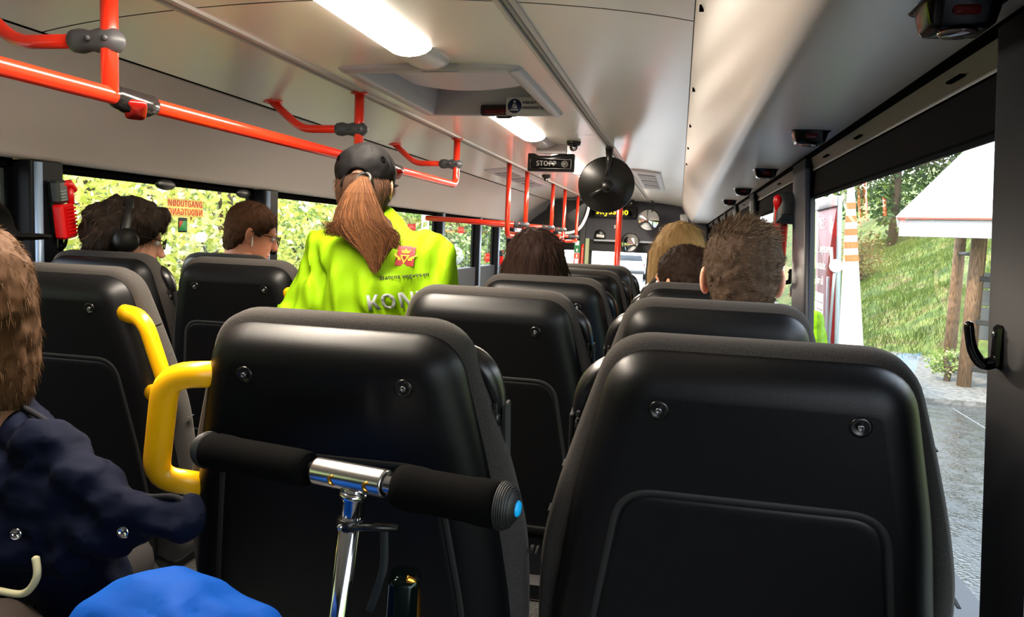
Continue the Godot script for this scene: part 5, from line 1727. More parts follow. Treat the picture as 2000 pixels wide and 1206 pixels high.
		var sx := Vector3(1, 0, rng.randf_range(-0.3, 0.3))
		for k in pts.size() - 1:
			var f0 := w * (1.0 if k > 0 else 0.7)
			var f1 := w * (1.0 - float(k + 1) / pts.size() * 0.6)
			st.set_color(col)
			quad(st, pts[k] - sx * f0, pts[k] + sx * f0, pts[k + 1] + sx * f1, pts[k + 1] - sx * f1)
	var sm := mt("hair_ribbon", Color(1, 1, 1), 0.6, 0.0, 0.15)
	sm.vertex_color_use_as_albedo = true
	stuff(part("hair_strands", done(st), sm, tail))

func ring_pts(c: Vector3, r: float, n: Vector3) -> Array:
	var x := aim(n, c)
	var out := []
	for i in 21:
		out.append(x * Vector3(cos(TAU * i / 20.0) * r, 0, sin(TAU * i / 20.0) * r))
	return out

func build_people() -> void:
	build_inspector()
	var pale := Color(0.82, 0.60, 0.50)
	var dark := cloth("jacket_black", Color(0.05, 0.052, 0.06))
	var cc := sitter("man with short tousled fair-brown hair and light blue jacket, seated at the right window", Vector3(0.163, -0.088, 2.06), 1.16, Vector3(-0.05, -0.05, 0.0), pale, "hair_short", [Color(0.24, 0.185, 0.145), Color(0.54, 0.455, 0.375)], cloth("jacket_sky", Color(0.20, 0.62, 0.90)), Color(0.10, 0.11, 0.14), [17000, 0.014, 0.32, Vector3(0.35, 0.1, -0.1), 0.3], 0.13)
	fur(cc.get_node("hair"), net_of("hair_short"), cc.get_meta("hx"), 4200, 0.030, 0.55, Vector3(0.9, 0.3, -0.2), Color(0.25, 0.19, 0.15).srgb_to_linear(), Color(0.66, 0.57, 0.47).srgb_to_linear(), 0.5, 0.085)
	sitter("child with short dark brown hair, head turned left, before the blonde passenger", Vector3(0.022, -0.155, 2.86), 1.10, Vector3(0.0, 0.75, 0.0), Color(0.84, 0.58, 0.46), "hair_short", [Color(0.13, 0.085, 0.06), Color(0.36, 0.24, 0.16)], cloth("jacket_grey", Color(0.25, 0.26, 0.28)), Color(0.1, 0.1, 0.12), [6500, 0.017, 0.3, Vector3(0.2, 0.1, 0.0), 0.3])
	sitter("passenger with smooth blonde hair, seated ahead of the dark haired child", Vector3(0.005, -0.058, 3.62), 1.16, Vector3(0, -0.1, 0), pale, "hair_long", [Color(0.54, 0.43, 0.28), Color(0.80, 0.68, 0.48)], cloth("jacket_beige", Color(0.5, 0.45, 0.40)), Color(0.12, 0.12, 0.15), [2600, 0.05, 0.12, Vector3(0.0, -1.2, 0.0), 0.12])
	sitter("passenger with a smooth dark brown bob, middle of the bus", Vector3(-0.527, -0.118, 2.86), 1.17, Vector3(0.05, 0.1, 0), pale, "hair_bob", [Color(0.105, 0.055, 0.038), Color(0.27, 0.145, 0.09)], dark, Color(0.1, 0.1, 0.12), [2800, 0.05, 0.10, Vector3(0.0, -1.2, 0.0), 0.10], -0.46)
	var g := sitter("man with cropped brown hair and black glasses, looking right, by the left window", Vector3(-2.035, -0.045, 3.40), 1.16, Vector3(-0.25, -0.95, 0.0), Color(0.80, 0.53, 0.42), "hair_short", [Color(0.26, 0.17, 0.115), Color(0.50, 0.36, 0.25)], dark, Color(0.1, 0.1, 0.12), [3000, 0.016, 0.7, Vector3(0, 0, 0), 0.5])
	glasses(g, g.get_meta("hx"))
	var hx: Transform3D = g.get_meta("hx")
	part("earbud", tube(PackedVector3Array([hx * Vector3(0.083, -0.008, 0.0), hx * Vector3(0.087, -0.03, -0.004), hx * Vector3(0.088, -0.045, -0.006)]), 0.003, 8, 1.0, Vector3.ZERO, true), mt("sign_white"), g)
	var h := sitter("passenger with tousled dark hair, black over-ear headphones and glasses, by the left window", Vector3(-2.11, -0.08, 2.64), 1.14, Vector3(-0.15, -0.85, 0.12), Color(0.78, 0.56, 0.46), "hair_full", [Color(0.13, 0.10, 0.08), Color(0.42, 0.34, 0.28)], dark, Color(0.06, 0.06, 0.07), [2600, 0.05, 0.05, Vector3(-0.3, -0.9, 0.2), 0.35], -2.02)
	glasses(h, h.get_meta("hx"))
	headset(h, h.get_meta("hx"), 0.102)
	var f := sitter("passenger in a black cap at the far left edge, mostly hidden by the nearest boy", Vector3(-1.97, -0.085, 1.80), 1.12, Vector3(-0.1, -0.35, 0.05), Color(0.80, 0.55, 0.44), "hair_short", [Color(0.06, 0.05, 0.045), Color(0.2, 0.15, 0.12)], dark, Color(0.06, 0.06, 0.07), [900, 0.03, 0.5, Vector3.ZERO, 0.5], -2.03)
	glasses(f, f.get_meta("hx"))
	var fc := part("cap", joined([[nets([E(Vector3(0, 0.055, 0.008), Vector3(0.090, 0.086, 0.112)), E(Vector3(0, 0.035, -0.13), Vector3(0.072, 0.010, 0.075), Vector3(0.12, 0, 0)), cut(E(Vector3(0, -0.10, 0.0), Vector3(0.22, 0.12, 0.22), Vector3(-0.08, 0, 0), 0.008))], 0.006), f.get_meta("hx")]]), cloth("cap_black", Color(0.045, 0.042, 0.047), 0.7), f)
	part("cap_button", lathe([[0.0, 0.004], [0.007, 0.002], [0.008, -0.002]], 10, (f.get_meta("hx") as Transform3D) * Transform3D(Basis(), Vector3(0, 0.142, 0.008))), mt("cap_black"), fc)
	sitter("passenger with dark hair at the right windows, farther than the blonde head", Vector3(0.25, -0.02, 4.38), 1.12, Vector3(0, 0.2, 0), pale, "hair_short", [Color(0.12, 0.10, 0.085), Color(0.26, 0.22, 0.18)], cloth("jacket_grey", Color(0.25, 0.26, 0.28)), Color(0.1, 0.1, 0.12), [1200, 0.02, 0.6, Vector3.ZERO, 0.5], 0.10)
	var dr := sitter("bus driver in a pale blue shirt and dark vest, seen in the round front mirror", Vector3(-1.78, -0.28, 10.75), 1.08, Vector3(0, 0, 0), pale, "hair_short", [Color(0.10, 0.08, 0.07), Color(0.2, 0.16, 0.13)], cloth("shirt_pale_blue", Color(0.60, 0.76, 0.90)), Color(0.06, 0.07, 0.12), [])
	part("vest", joined([[nets([E(Vector3(0, 0.80, -0.08), Vector3(0.165, 0.30, 0.128)), cut(C(Vector3(0.2, 0.95, -0.08), Vector3(0.2, 0.7, -0.08), 0.06, 0.05, 0.01)), cut(C(Vector3(-0.2, 0.95, -0.08), Vector3(-0.2, 0.7, -0.08), 0.06, 0.05, 0.01))], 0.014), Transform3D(Basis.from_scale(Vector3(1.12, 0.93, 1.12)), Vector3(0, 0, 0.005))]]), cloth("vest_navy", Color(0.06, 0.07, 0.13)), dr)
	var ds := thing("driver_seat", "dark driver's seat at the front left under the driver", "seat", Vector3(-1.78, 0, -10.7))
	part("seat", pillow(rrect(0.5, 0.5, 0.08), [[0.02, 0.0], [0.0, 0.03], [0.0, 0.10], [0.03, 0.13]]), mt("seat_fabric"), ds, Vector3(0, 0.38, -0.12), Vector3(-PI / 2, 0, 0))
	part("backrest", pillow(rrect(0.46, 0.62, 0.12), [[0.02, 0.0], [0.0, 0.03], [0.0, 0.08], [0.03, 0.11]]), mt("seat_fabric"), ds, Vector3(0, 0.80, 0.09), Vector3(-0.1, 0, 0))
	part("pedestal", box(Vector3(-0.15, 0, -0.25), Vector3(0.15, 0.38, 0.05), 0.03), mt("frame_dark"), ds)
	build_boy()

func build_boy() -> void:
	var hp := Vector3(-1.098, 1.4 - 0.168, -0.985)
	var t := thing("person", "boy seen from behind at the left edge, fair-brown hair and navy hooded jacket", "person", Vector3(-1.25, 0, -1.0))
	var o := t.position
	var hx := Transform3D(Basis.from_euler(Vector3(-0.1, 1.35, 0.0)).scaled(Vector3(1.12, 1.16, 1.12)), hp - o)
	var nb := P(-1.09, -0.42, 1.0) - o
	var hip := Vector3(-0.08, 0.64, -0.08)
	var body := [C(hip, nb + Vector3(-0.02, -0.12, 0), 0.13, 0.12, 0.05), C(nb + Vector3(-0.15, -0.06, 0), nb + Vector3(0.15, -0.07, 0), 0.05, 0.05, 0.05), C(nb, hp - o + Vector3(0, -0.05, 0.02), 0.062, 0.058)]
	for s in [1.0, -1.0]:
		var sh := nb + Vector3(s * 0.17, -0.07, 0)
		var el := sh + Vector3(s * 0.05, -0.24, -0.06)
		body.append_array([C(sh, el, 0.045, 0.04), C(el, Vector3(s * 0.08 - 0.04, 0.72, -0.30), 0.039, 0.027), C(hip + Vector3(s * 0.09, -0.02, 0), Vector3(s * 0.11 - 0.08, 0.61, -0.48), 0.078, 0.06), C(Vector3(s * 0.11 - 0.08, 0.61, -0.48), Vector3(s * 0.11 - 0.08, 0.10, -0.46), 0.056, 0.04), C(Vector3(s * 0.11 - 0.08, 0.05, -0.45), Vector3(s * 0.11 - 0.08, 0.04, -0.62), 0.04, 0.033)])
	part("body", joined([[nets(body, 0.016), Transform3D()], [net_of("head"), hx], [net_of("hand"), Transform3D(Basis.from_euler(Vector3(-0.1, 0.2, 0.0)), Vector3(0.04, 0.715, -0.31))], [net_of("hand"), Transform3D(Basis.from_scale(Vector3(-1, 1, 1)) * Basis.from_euler(Vector3(-0.1, 0.2, 0.0)), Vector3(-0.12, 0.715, -0.31))]]), skin(Color(0.55, 0.38, 0.28)), t)
	eyes_of(t, hx)
	var bh := nets([E(Vector3(0, 0.044, 0.012), Vector3(0.084, 0.096, 0.108)), E(Vector3(0, -0.03, 0.055), Vector3(0.072, 0.085, 0.055)), E(Vector3(0, -0.085, 0.062), Vector3(0.056, 0.05, 0.036)), cut(E(Vector3(0, -0.045, -0.105), Vector3(0.095, 0.105, 0.10), Vector3.ZERO, 0.015)), cut(E(Vector3(0.085, -0.045, -0.012), Vector3(0.03, 0.058, 0.03), Vector3.ZERO, 0.01)), cut(E(Vector3(-0.085, -0.045, -0.012), Vector3(0.03, 0.058, 0.03), Vector3.ZERO, 0.01))], 0.006, 0.006, Vector3(40, 20, 40))
	var hair := part("hair", joined([[bh, hx]]), mt("hair_boy", Color(0.27, 0.185, 0.12), 0.75, 0.0, 0.25), t)
	fur(hair, bh, hx, 9000, 0.02, 0.18, Vector3(0.0, -0.8, 0.0), Color(0.24, 0.16, 0.10).srgb_to_linear(), Color(0.50, 0.37, 0.26).srgb_to_linear(), 0.3)
	# navy jacket: torso, sleeves and a big stiff hood lying open towards the aisle
	var jk := [C(hip, nb + Vector3(-0.02, -0.10, 0), 0.15, 0.15, 0.05), C(nb + Vector3(-0.17, -0.07, 0), nb + Vector3(0.17, -0.09, 0), 0.07, 0.068, 0.05)]
	for s in [1.0, -1.0]:
		var sh := nb + Vector3(s * 0.17, -0.08, 0)
		var el := sh + Vector3(s * 0.05, -0.24, -0.06)
		jk.append_array([C(sh, el, 0.066, 0.058, 0.04), C(el, Vector3(s * 0.08 - 0.04, 0.73, -0.28), 0.056, 0.045, 0.03)])
	var q := func(x: float, y: float, d: float) -> Vector3: return P(x, y, d) - o
	var hood := [C(q.call(-1.08, -0.34, 1.04), q.call(-0.90, -0.345, 0.95), 0.05, 0.042, 0.03), C(q.call(-0.90, -0.345, 0.95), q.call(-0.82, -0.385, 0.93), 0.042, 0.036, 0.03), C(q.call(-0.82, -0.385, 0.93), q.call(-0.73, -0.415, 0.92), 0.036, 0.031, 0.03), C(q.call(-0.73, -0.415, 0.92), q.call(-0.645, -0.405, 0.915), 0.032, 0.026, 0.02), C(q.call(-0.95, -0.40, 0.94), q.call(-0.78, -0.455, 0.915), 0.05, 0.036, 0.03), C(q.call(-0.95, -0.46, 0.93), q.call(-0.83, -0.485, 0.91), 0.05, 0.03, 0.03)]
	var navy := cloth("jacket_navy", Color(0.010, 0.028, 0.10), 0.85)
	part("jacket", joined([[nets(jk, 0.012, 0.016), Transform3D()]]), navy, t)
	var hd := part("hood", joined([[nets(hood, 0.0075, 0.017, Vector3(11, 15, 11)), Transform3D()]]), navy, t)
	part("hood_piping", tube(spline([q.call(-1.0, -0.296, 1.0), q.call(-0.90, -0.303, 0.95), q.call(-0.82, -0.349, 0.93), q.call(-0.73, -0.384, 0.92), q.call(-0.66, -0.379, 0.916), q.call(-0.622, -0.40, 0.914)], 5), 0.0045, 8), cloth("piping_grey", Color(0.10, 0.10, 0.115)), hd)
	part("drawcord", tube(spline([q.call(-0.845, -0.47, 0.868), q.call(-0.838, -0.495, 0.862), q.call(-0.858, -0.52, 0.86), q.call(-0.90, -0.522, 0.86)], 6), 0.0052, 8, 1.0, Vector3.ZERO, true), mt("cord_pale", Color(0.66, 0.64, 0.50), 0.7), hd)
	for e in [[-0.885, -0.445, 0.877], [-0.72, -0.425, 0.886]]:
		part("eyelet", lathe([[0.0, 0.001], [0.005, 0.001], [0.007, 0.0035], [0.009, 0.0]], 14, aim(Vector3(0.2, 0.2, 1.0), q.call(e[0], e[1], e[2]))), mt("chrome"), hd)
	part("trousers", joined([[nets([E(hip + Vector3(0, -0.02, 0), Vector3(0.17, 0.12, 0.14)), C(Vector3(0.01, 0.62, -0.1), Vector3(0.03, 0.61, -0.48), 0.092, 0.074), C(Vector3(-0.17, 0.62, -0.1), Vector3(-0.19, 0.61, -0.48), 0.092, 0.074), C(Vector3(0.03, 0.61, -0.48), Vector3(0.03, 0.11, -0.46), 0.07, 0.058), C(Vector3(-0.19, 0.61, -0.48), Vector3(-0.19, 0.11, -0.46), 0.07, 0.058)], 0.018), Transform3D()]]), cloth("trousers_grey", Color(0.16, 0.15, 0.15)), t)
	part("shoes", joined([[net_of("shoes"), Transform3D(Basis(), Vector3(-0.08, 0, 0.04))]]), mt("shoe_dark"), t)
	var bp := thing("backpack", "dim grey-brown backpack in the lower left corner below the navy hood", "bag", P(-0.93, -0.8, 0.78))
	var o2 := bp.position
	q = func(x: float, y: float, d: float) -> Vector3: return P(x, y, d) - o2
	part("body", joined([[nets([E(q.call(-0.93, -0.70, 0.80), Vector3(0.17, 0.19, 0.11)), E(q.call(-0.88, -0.60, 0.80), Vector3(0.13, 0.075, 0.09))], 0.012, 0.012), Transform3D()]]), cloth("bag_grey", Color(0.19, 0.165, 0.15)), bp)
	part("top_seam", tube(spline([q.call(-0.98, -0.535, 0.74), q.call(-0.90, -0.528, 0.72), q.call(-0.82, -0.55, 0.72), q.call(-0.76, -0.60, 0.73)], 4), 0.0035, 6), cloth("bag_seam", Color(0.11, 0.10, 0.095)), bp)
	var bj := thing("folded_jacket", "bright blue jacket bundle at the bottom left, beside the scooter seat", "jacket", P(-0.56, -0.85, 0.78))
	var o3 := bj.position
	q = func(x: float, y: float, d: float) -> Vector3: return P(x, y, d) - o3
	part("bundle", joined([[nets([E(q.call(-0.545, -0.66, 0.78), Vector3(0.15, 0.22, 0.14)), C(q.call(-0.60, -0.50, 0.77), q.call(-0.50, -0.535, 0.77), 0.075, 0.07, 0.05), C(q.call(-0.66, -0.62, 0.74), q.call(-0.42, -0.64, 0.76), 0.07, 0.07, 0.05)], 0.009, 0.02, Vector3(7, 11, 7)), Transform3D()]]), cloth("jacket_royal", Color(0.015, 0.25, 0.56), 0.7), bj)
	part("sleeve", joined([[nets([C(q.call(-0.64, -0.58, 0.70), q.call(-0.47, -0.62, 0.69), 0.05, 0.042)], 0.009, 0.014, Vector3(9, 9, 9)), Transform3D()]]), cloth("jacket_royal", Color(0.015, 0.25, 0.56), 0.7), bj)

# ---------------------------------------------------------------- outside
const GY := -0.65

func ground_y(x: float, d: float) -> float:
	var xe := lerpf(8.5, 3.7, smoothstep(13.5, 17.0, d))
	var h := GY
	var r := maxf(0.0, x - xe)
	h += minf(r * 0.52, 9.0 + 0.1 * r)
	var l := maxf(0.0, -lerpf(6.2, 30.0, smoothstep(36.0, 50.0, d)) - x)
	h += minf(l * 0.75, 7.0)
	if r + l > 0.0:
		h += 0.12 * sin(x * 1.7 + d * 0.9) * minf(1.0, r + l) + 0.08 * sin(d * 2.3 - x * 0.8) * minf(1.0, r + l)
	return h

func leaf_mesh() -> ArrayMesh:
	var st := begin()
	tri(st, Vector3(0, -0.5, 0), Vector3(-0.28, 0.05, 0.06), Vector3(0, 0.55, -0.05))
	tri(st, Vector3(0, -0.5, 0), Vector3(0, 0.55, -0.05), Vector3(0.28, 0.05, 0.06))
	return done(st)

func plant(called: String, label: String, cat: String, at: Vector3, rad: Vector3, n: int, leaf: float, cols: Array, trunk: float, group := "", blobs := 26) -> void:
	var t := thing(called, label, cat, at, group)
	var bark := mt("bark", Color(0.28, 0.22, 0.17), 0.9)
	var centre := Vector3(0, trunk + rad.y * 0.85, 0)
	var st := begin()
	add_tube(st, PackedVector3Array([Vector3(0, -0.3, 0), Vector3(0.05, centre.y * 0.5, 0.03), Vector3(0.0, centre.y + rad.y * 0.4, 0.0)]), [0.05 + rad.y * 0.04, 0.04 + rad.y * 0.03, 0.02], 8)
	part("trunk", done(st), bark, t)
	var cs := []
	var br := begin()
	for i in blobs:
		var u := rng.randf_range(-1, 1)
		var a := rng.randf() * TAU
		var s := sqrt(1.0 - u * u) * pow(rng.randf(), 0.4)
		var c := centre + Vector3(cos(a) * s * rad.x, u * rad.y, sin(a) * s * rad.z) * 0.82
		cs.append(c)
		if i % 2 == 0:
			add_tube(br, PackedVector3Array([Vector3(0, centre.y * rng.randf_range(0.4, 0.9), 0), (c + Vector3(0, centre.y * 0.8, 0)) * 0.5, c]), [0.022, 0.014, 0.006], 5)
	part("branches", done(br), bark, t)
	var places := []
	var cc := []
	var sr := pow(rad.x * rad.y * rad.z, 1.0 / 3.0) * 0.42
	for i in n:
		var c: Vector3 = cs[rng.randi() % cs.size()]
		var v := Vector3(rng.randfn(), rng.randfn() * 0.75, rng.randfn()).limit_length(2.2) * sr * 0.62
		var p := c + v
		if p.y < -0.1:
			p.y = rng.randf_range(0.0, 0.4)
		var dir := (v.normalized() * 0.6 + Vector3(rng.randf_range(-1, 1), rng.randf_range(-0.9, 0.6), rng.randf_range(-1, 1))).normalized()
		var b := aim(dir).basis.rotated(dir, rng.randf() * TAU)
		places.append(Transform3D(b.scaled_local(Vector3.ONE * leaf * rng.randf_range(0.6, 1.35)), p))
		var q := rng.randf()
		var col: Color = (cols[0] as Color).lerp(cols[1], q) if q < 0.86 else cols[2]
		cc.append(col.srgb_to_linear())
	var lm := mt("leaf", Color(1, 1, 1), 0.5)
	lm.vertex_color_use_as_albedo = true
	lm.backlight_enabled = true
	lm.backlight = Color(0.9, 0.9, 0.9)
	mm("foliage", leaf_mesh_once(), places, cc, lm, t)

var leaf_made: ArrayMesh

func leaf_mesh_once() -> ArrayMesh:
	if leaf_made == null:
		leaf_made = leaf_mesh()
	return leaf_made

func build_outside() -> void:
	# ground, road
	var soil := textured("hill_grass", Color(1, 1, 1), 0.95, grad([Color(0.18, 0.25, 0.09), Color(0.33, 0.41, 0.16), Color(0.43, 0.47, 0.22), Color(0.38, 0.30, 0.20)], [0.2, 0.45, 0.6, 0.85]), 0.02, 0.22, 2.0, 41)
	var st := begin()
	var xs := []
	for i in 46:
		xs.append(-40.0 + i * 2.0 if i < 15 else 0.0)
	xs = [-60.0, -40.0, -28.0, -20.0, -15.0, -12.0, -10.0, -9.0, -8.0, -7.4, -6.9, -6.5, -6.2, -4.0, 0.0, 3.0, 3.7, 4.0, 4.4, 4.8, 5.3, 5.8, 6.4, 7.0, 7.8, 8.6, 9.5, 10.5, 12.0, 14.0, 17.0, 21.0, 26.0, 34.0, 45.0, 60.0]
	var ds := []
	var d := -14.0
	while d < 150.0:
		ds.append(d)
		d += 1.0 if d < 45.0 else 6.0
	for a in ds.size() - 1:
		for i in xs.size() - 1:
			var f := func(x: float, dd: float) -> Vector3: return Vector3(x, ground_y(x, dd) - (0.02 if x > -6.3 and x < 3.8 else 0.0), -dd)
			quad(st, f.call(xs[i], ds[a]), f.call(xs[i], ds[a + 1]), f.call(xs[i + 1], ds[a + 1]), f.call(xs[i + 1], ds[a]))
	struct("ground", done(st), soil)
	var asph := textured("wet_asphalt", Color(1, 1, 1), 0.34, grad([Color(0.18, 0.19, 0.19), Color(0.30, 0.31, 0.31), Color(0.24, 0.25, 0.25)], [0.3, 0.5, 0.75]), 0.06, 0.9, 0.35, 51)
	asph.roughness_texture = noise_tex(0.012, 256, false, 3, grad([Color(0.35, 0.35, 0.35), Color(1, 1, 1)], [0.35, 0.65]), 57)
	struct("road", box(Vector3(-6.0, GY - 0.2, -145.0), Vector3(3.7, GY + 0.004, 14.0), 0.01), asph)
	struct("forecourt", box(Vector3(-30.0, GY - 0.2, -145.0), Vector3(-6.0, GY + 0.003, -47.0), 0.01), asph)
	struct("layby", box(Vector3(3.7, GY - 0.2, -13.4), Vector3(8.4, GY + 0.003, 14.0), 0.01), asph)
	struct("kerb", box(Vector3(3.3, GY - 0.1, -16.5), Vector3(9.5, GY + 0.09, -11.4), 0.02), textured("paving", Color(1, 1, 1), 0.7, grad([Color(0.34, 0.335, 0.32), Color(0.46, 0.455, 0.44)], [0.3, 0.7]), 0.05, 0.6, 0.2, 61))
	# grass on the slope
	var places := []
	var cols := []
	while places.size() < 42000:
		var x := rng.randf_range(3.9, 13.0)
		var dd := rng.randf_range(15.2, 36.0)
		if x / dd > 0.45 or x / dd < 0.14:
			continue
		var p := Vector3(x, ground_y(x, dd) - 0.02, -dd)
		var b := aim(Vector3(rng.randf_range(-0.6, 0.6), 1.0, rng.randf_range(-0.6, 0.6))).basis
		places.append(Transform3D(b.scaled_local(Vector3(5.0, rng.randf_range(0.10, 0.24), 5.0)), p))
		cols.append((Color(0.27, 0.37, 0.12)).lerp(Color(0.56, 0.61, 0.28), rng.randf()).srgb_to_linear())
	var gm := mt("grass_blade", Color(1, 1, 1), 0.7)
	gm.vertex_color_use_as_albedo = true
	gm.backlight_enabled = true
	gm.backlight = Color(0.6, 0.6, 0.6)
	var gr := mm("slope_grass", blade_mesh(0.0016), places, cols, gm, self)
	tag(gr, "short green grass covering the slope behind the bus shelter", "grass")
	# left of the road: bushes close to the windows, then taller trees on the bank
	var yel := [Color(0.66, 0.70, 0.26), Color(0.95, 0.93, 0.56), Color(0.98, 0.96, 0.80)]
	var grn := [Color(0.40, 0.52, 0.22), Color(0.74, 0.80, 0.46), Color(0.90, 0.92, 0.66)]
	var dgr := [Color(0.12, 0.22, 0.08), Color(0.34, 0.45, 0.18), Color(0.48, 0.56, 0.26)]
	var bl := [["pale yellow-green bush outside the rearmost left window", -5.6, 5.2, 1.7, 1.9, yel], ["pale yellow-green bush behind the passenger with headphones", -5.5, 7.2, 1.7, 1.8, yel], ["pale leafy bush behind the NØDUTGANG window sticker", -5.9, 9.3, 1.9, 2.1, yel], ["leafy bush outside, behind the man with glasses", -5.7, 11.6, 1.8, 1.9, grn], ["fresh green bush seen past the inspector's left sleeve", -6.0, 14.0, 2.0, 2.2, grn], ["green bush behind the inspector's hair", -6.2, 17.0, 2.1, 2.3, grn], ["green bush right of the inspector's shoulder, behind the white pole", -6.2, 20.5, 2.1, 2.1, dgr]]
	for b in bl:
		plant("bush", b[0], "bush", Vector3(b[1], ground_y(b[1], b[2]), -b[2]), Vector3(b[3], b[4], b[3]), 6500 if b[2] < 12.0 else 4500, 0.085 if b[2] < 9.0 else 0.105, b[5], 0.25, "bushes beyond the left windows")
	var tl := [["tall yellowish tree on the bank at the far left edge", -9.0, 6.5, 2.4, 2.6, yel], ["tall yellowish tree behind the first red hammer", -9.2, 10.5, 2.6, 2.8, yel], ["tall green tree on the bank behind the NØDUTGANG sticker", -9.4, 15.0, 2.7, 2.9, grn], ["tall green tree behind the inspector's cap", -9.4, 20.0, 2.8, 3.0, grn], ["dark green tree behind the round sign on the left", -8.6, 26.0, 2.8, 3.0, dgr], ["dark green tree beyond the round sign, left of the brown bob", -7.6, 31.0, 2.6, 2.8, dgr], ["farthest dark green tree on the left bank, above the brown bob", -9.6, 35.0, 2.8, 3.2, dgr]]
	for b in tl:
		plant("tree", b[0], "tree", Vector3(b[1], ground_y(b[1], b[2]), -b[2]), Vector3(b[3], b[4], b[3]), 5200, 0.15, b[5], 0.9, "trees on the left bank")
	var tr := [["dark green tree at the top of the slope, right of the white striped marker", 8.2, 33.0, 2.6, 3.6, dgr], ["dark green tree on the slope above the shelter roof's left corner", 11.0, 34.0, 3.0, 4.0, dgr], ["green tree behind the shelter roof ridge", 13.6, 32.0, 3.0, 4.2, grn], ["tall dark tree behind the shelter, at the window's right edge", 16.5, 34.0, 3.2, 4.6, dgr], ["tall dark tree high on the slope, uppermost in the right window", 15.0, 44.0, 4.0, 6.0, dgr], ["grey-green tree far up the slope left of the reflected mirror", 11.5, 47.0, 3.6, 5.0, dgr], ["brownish low shrub on the slope beside the striped marker", 5.6, 26.0, 0.9, 0.8, [Color(0.32, 0.30, 0.14), Color(0.60, 0.54, 0.30), Color(0.55, 0.40, 0.25)]]]
	for b in tr:
		plant("tree" if b[3] > 1.0 else "bush", b[0], "tree" if b[3] > 1.0 else "shrub", Vector3(b[1], ground_y(b[1], b[2]), -b[2]), Vector3(b[3], b[4], b[3]), 4600 if b[3] > 1.0 else 1800, 0.24 if b[3] > 1.0 else 0.09, b[5], 1.0 if b[3] > 1.0 else 0.1, "trees on the right slope" if b[3] > 1.0 else "")
	plant("weed", "pale green weeds at the foot of the shelter's left post", "weeds", Vector3(4.15, GY + 0.05, -13.0), Vector3(0.22, 0.32, 0.22), 700, 0.05, grn, 0.02, "", 8)
	# slender pole and the round sign on the left
	var wp := thing("pole", "slender white pole outside the left window, right of the inspector", "pole", Vector3(-4.4, GY, -13.2))
	part("shaft", tube(PackedVector3Array([Vector3(0, 0, 0), Vector3(-0.10, 3.4, 0)]), [0.085, 0.06], 12), mt("white_paint", Color(0.85, 0.85, 0.84), 0.5), wp)
	part("foot", lathe([[0.0, 0.1], [0.12, 0.1], [0.15, 0.0]], 12), mt("concrete", Color(0.5, 0.5, 0.49), 0.9), wp)
	var rs := thing("round_sign", "round pale road sign on a thin pole, outside the left windows", "sign", Vector3(-4.6, GY, -15.6))
	part("disc", lathe([[0.0, 0.012], [0.19, 0.012], [0.20, 0.0], [0.19, -0.008], [0.0, -0.008]], 32), mt("sign_white"), rs, Vector3(0, 1.60, 0.04), Vector3(PI / 2, 0, 0))
	part("post", tube(PackedVector3Array([Vector3(0, 0, 0), Vector3(0, 1.85, 0)]), 0.03, 10), mt("galvanised", Color(0.62, 0.68, 0.70), 0.4, 0.5), rs)
	part("bracket", box(Vector3(-0.04, 1.55, 0.0), Vector3(0.04, 1.65, 0.04)), mt("galvanised"), rs)
	build_shelter()
	build_poster()
	build_car()
	# worker in hi-vis beside the bus, a sliver behind the second right post
	var wk := thing("person", "sliver of a person in a yellow hi-vis coat outside, behind the second right window post", "person", Vector3(1.18, GY, -8.0))
	var hx := Transform3D(Basis(), Vector3(0, 1.60, 0))
	var body := [C(Vector3(0, 1.40, 0.0), Vector3(0, 1.54, 0.02), 0.058, 0.05), E(Vector3(0, 1.18, 0.0), Vector3(0.155, 0.27, 0.10)), C(Vector3(-0.15, 1.38, 0), Vector3(0.15, 1.38, 0), 0.052, 0.052, 0.05)]
	var coat := [E(Vector3(0.0, 1.14, 0.0), Vector3(0.20, 0.34, 0.14)), C(Vector3(-0.165, 1.38, 0.0), Vector3(0.165, 1.38, 0.0), 0.066, 0.066, 0.07), C(Vector3(0, 0.80, 0), Vector3(0, 0.95, 0), 0.19, 0.17, 0.06)]
	var legs := []
	for s in [1.0, -1.0]:
		body.append_array([C(Vector3(s * 0.185, 1.36, 0), Vector3(s * 0.24, 1.10, 0.02), 0.046, 0.04), C(Vector3(s * 0.24, 1.10, 0.02), Vector3(s * 0.24, 0.86, -0.06), 0.038, 0.027), C(Vector3(s * 0.09, 0.88, 0), Vector3(s * 0.10, 0.48, 0.0), 0.085, 0.056), C(Vector3(s * 0.10, 0.48, 0), Vector3(s * 0.10, 0.09, 0.03), 0.054, 0.038), C(Vector3(s * 0.10, 0.05, 0.03), Vector3(s * 0.11, 0.04, -0.14), 0.045, 0.036)])
		coat.append_array([C(Vector3(s * 0.185, 1.36, 0), Vector3(s * 0.245, 1.10, 0.02), 0.068, 0.06, 0.05), C(Vector3(s * 0.245, 1.10, 0.02), Vector3(s * 0.242, 0.90, -0.05), 0.058, 0.05, 0.02)])
		legs.append_array([C(Vector3(s * 0.09, 0.86, 0), Vector3(s * 0.10, 0.48, 0.0), 0.098, 0.075), C(Vector3(s * 0.10, 0.48, 0), Vector3(s * 0.10, 0.09, 0.03), 0.073, 0.066)])
	part("body", joined([[nets(body, 0.016), Transform3D()], [net_of("head"), hx], [net_of("hand"), Transform3D(Basis(Vector3.RIGHT, -1.3), Vector3(0.24, 0.87, -0.06))], [net_of("hand"), Transform3D(Basis.from_scale(Vector3(-1, 1, 1)) * Basis(Vector3.RIGHT, -1.3), Vector3(-0.24, 0.87, -0.06))]]), skin(Color(0.80, 0.58, 0.48)), wk)
	eyes_of(wk, hx)
	var cn := nets(coat, 0.013, 0.012)
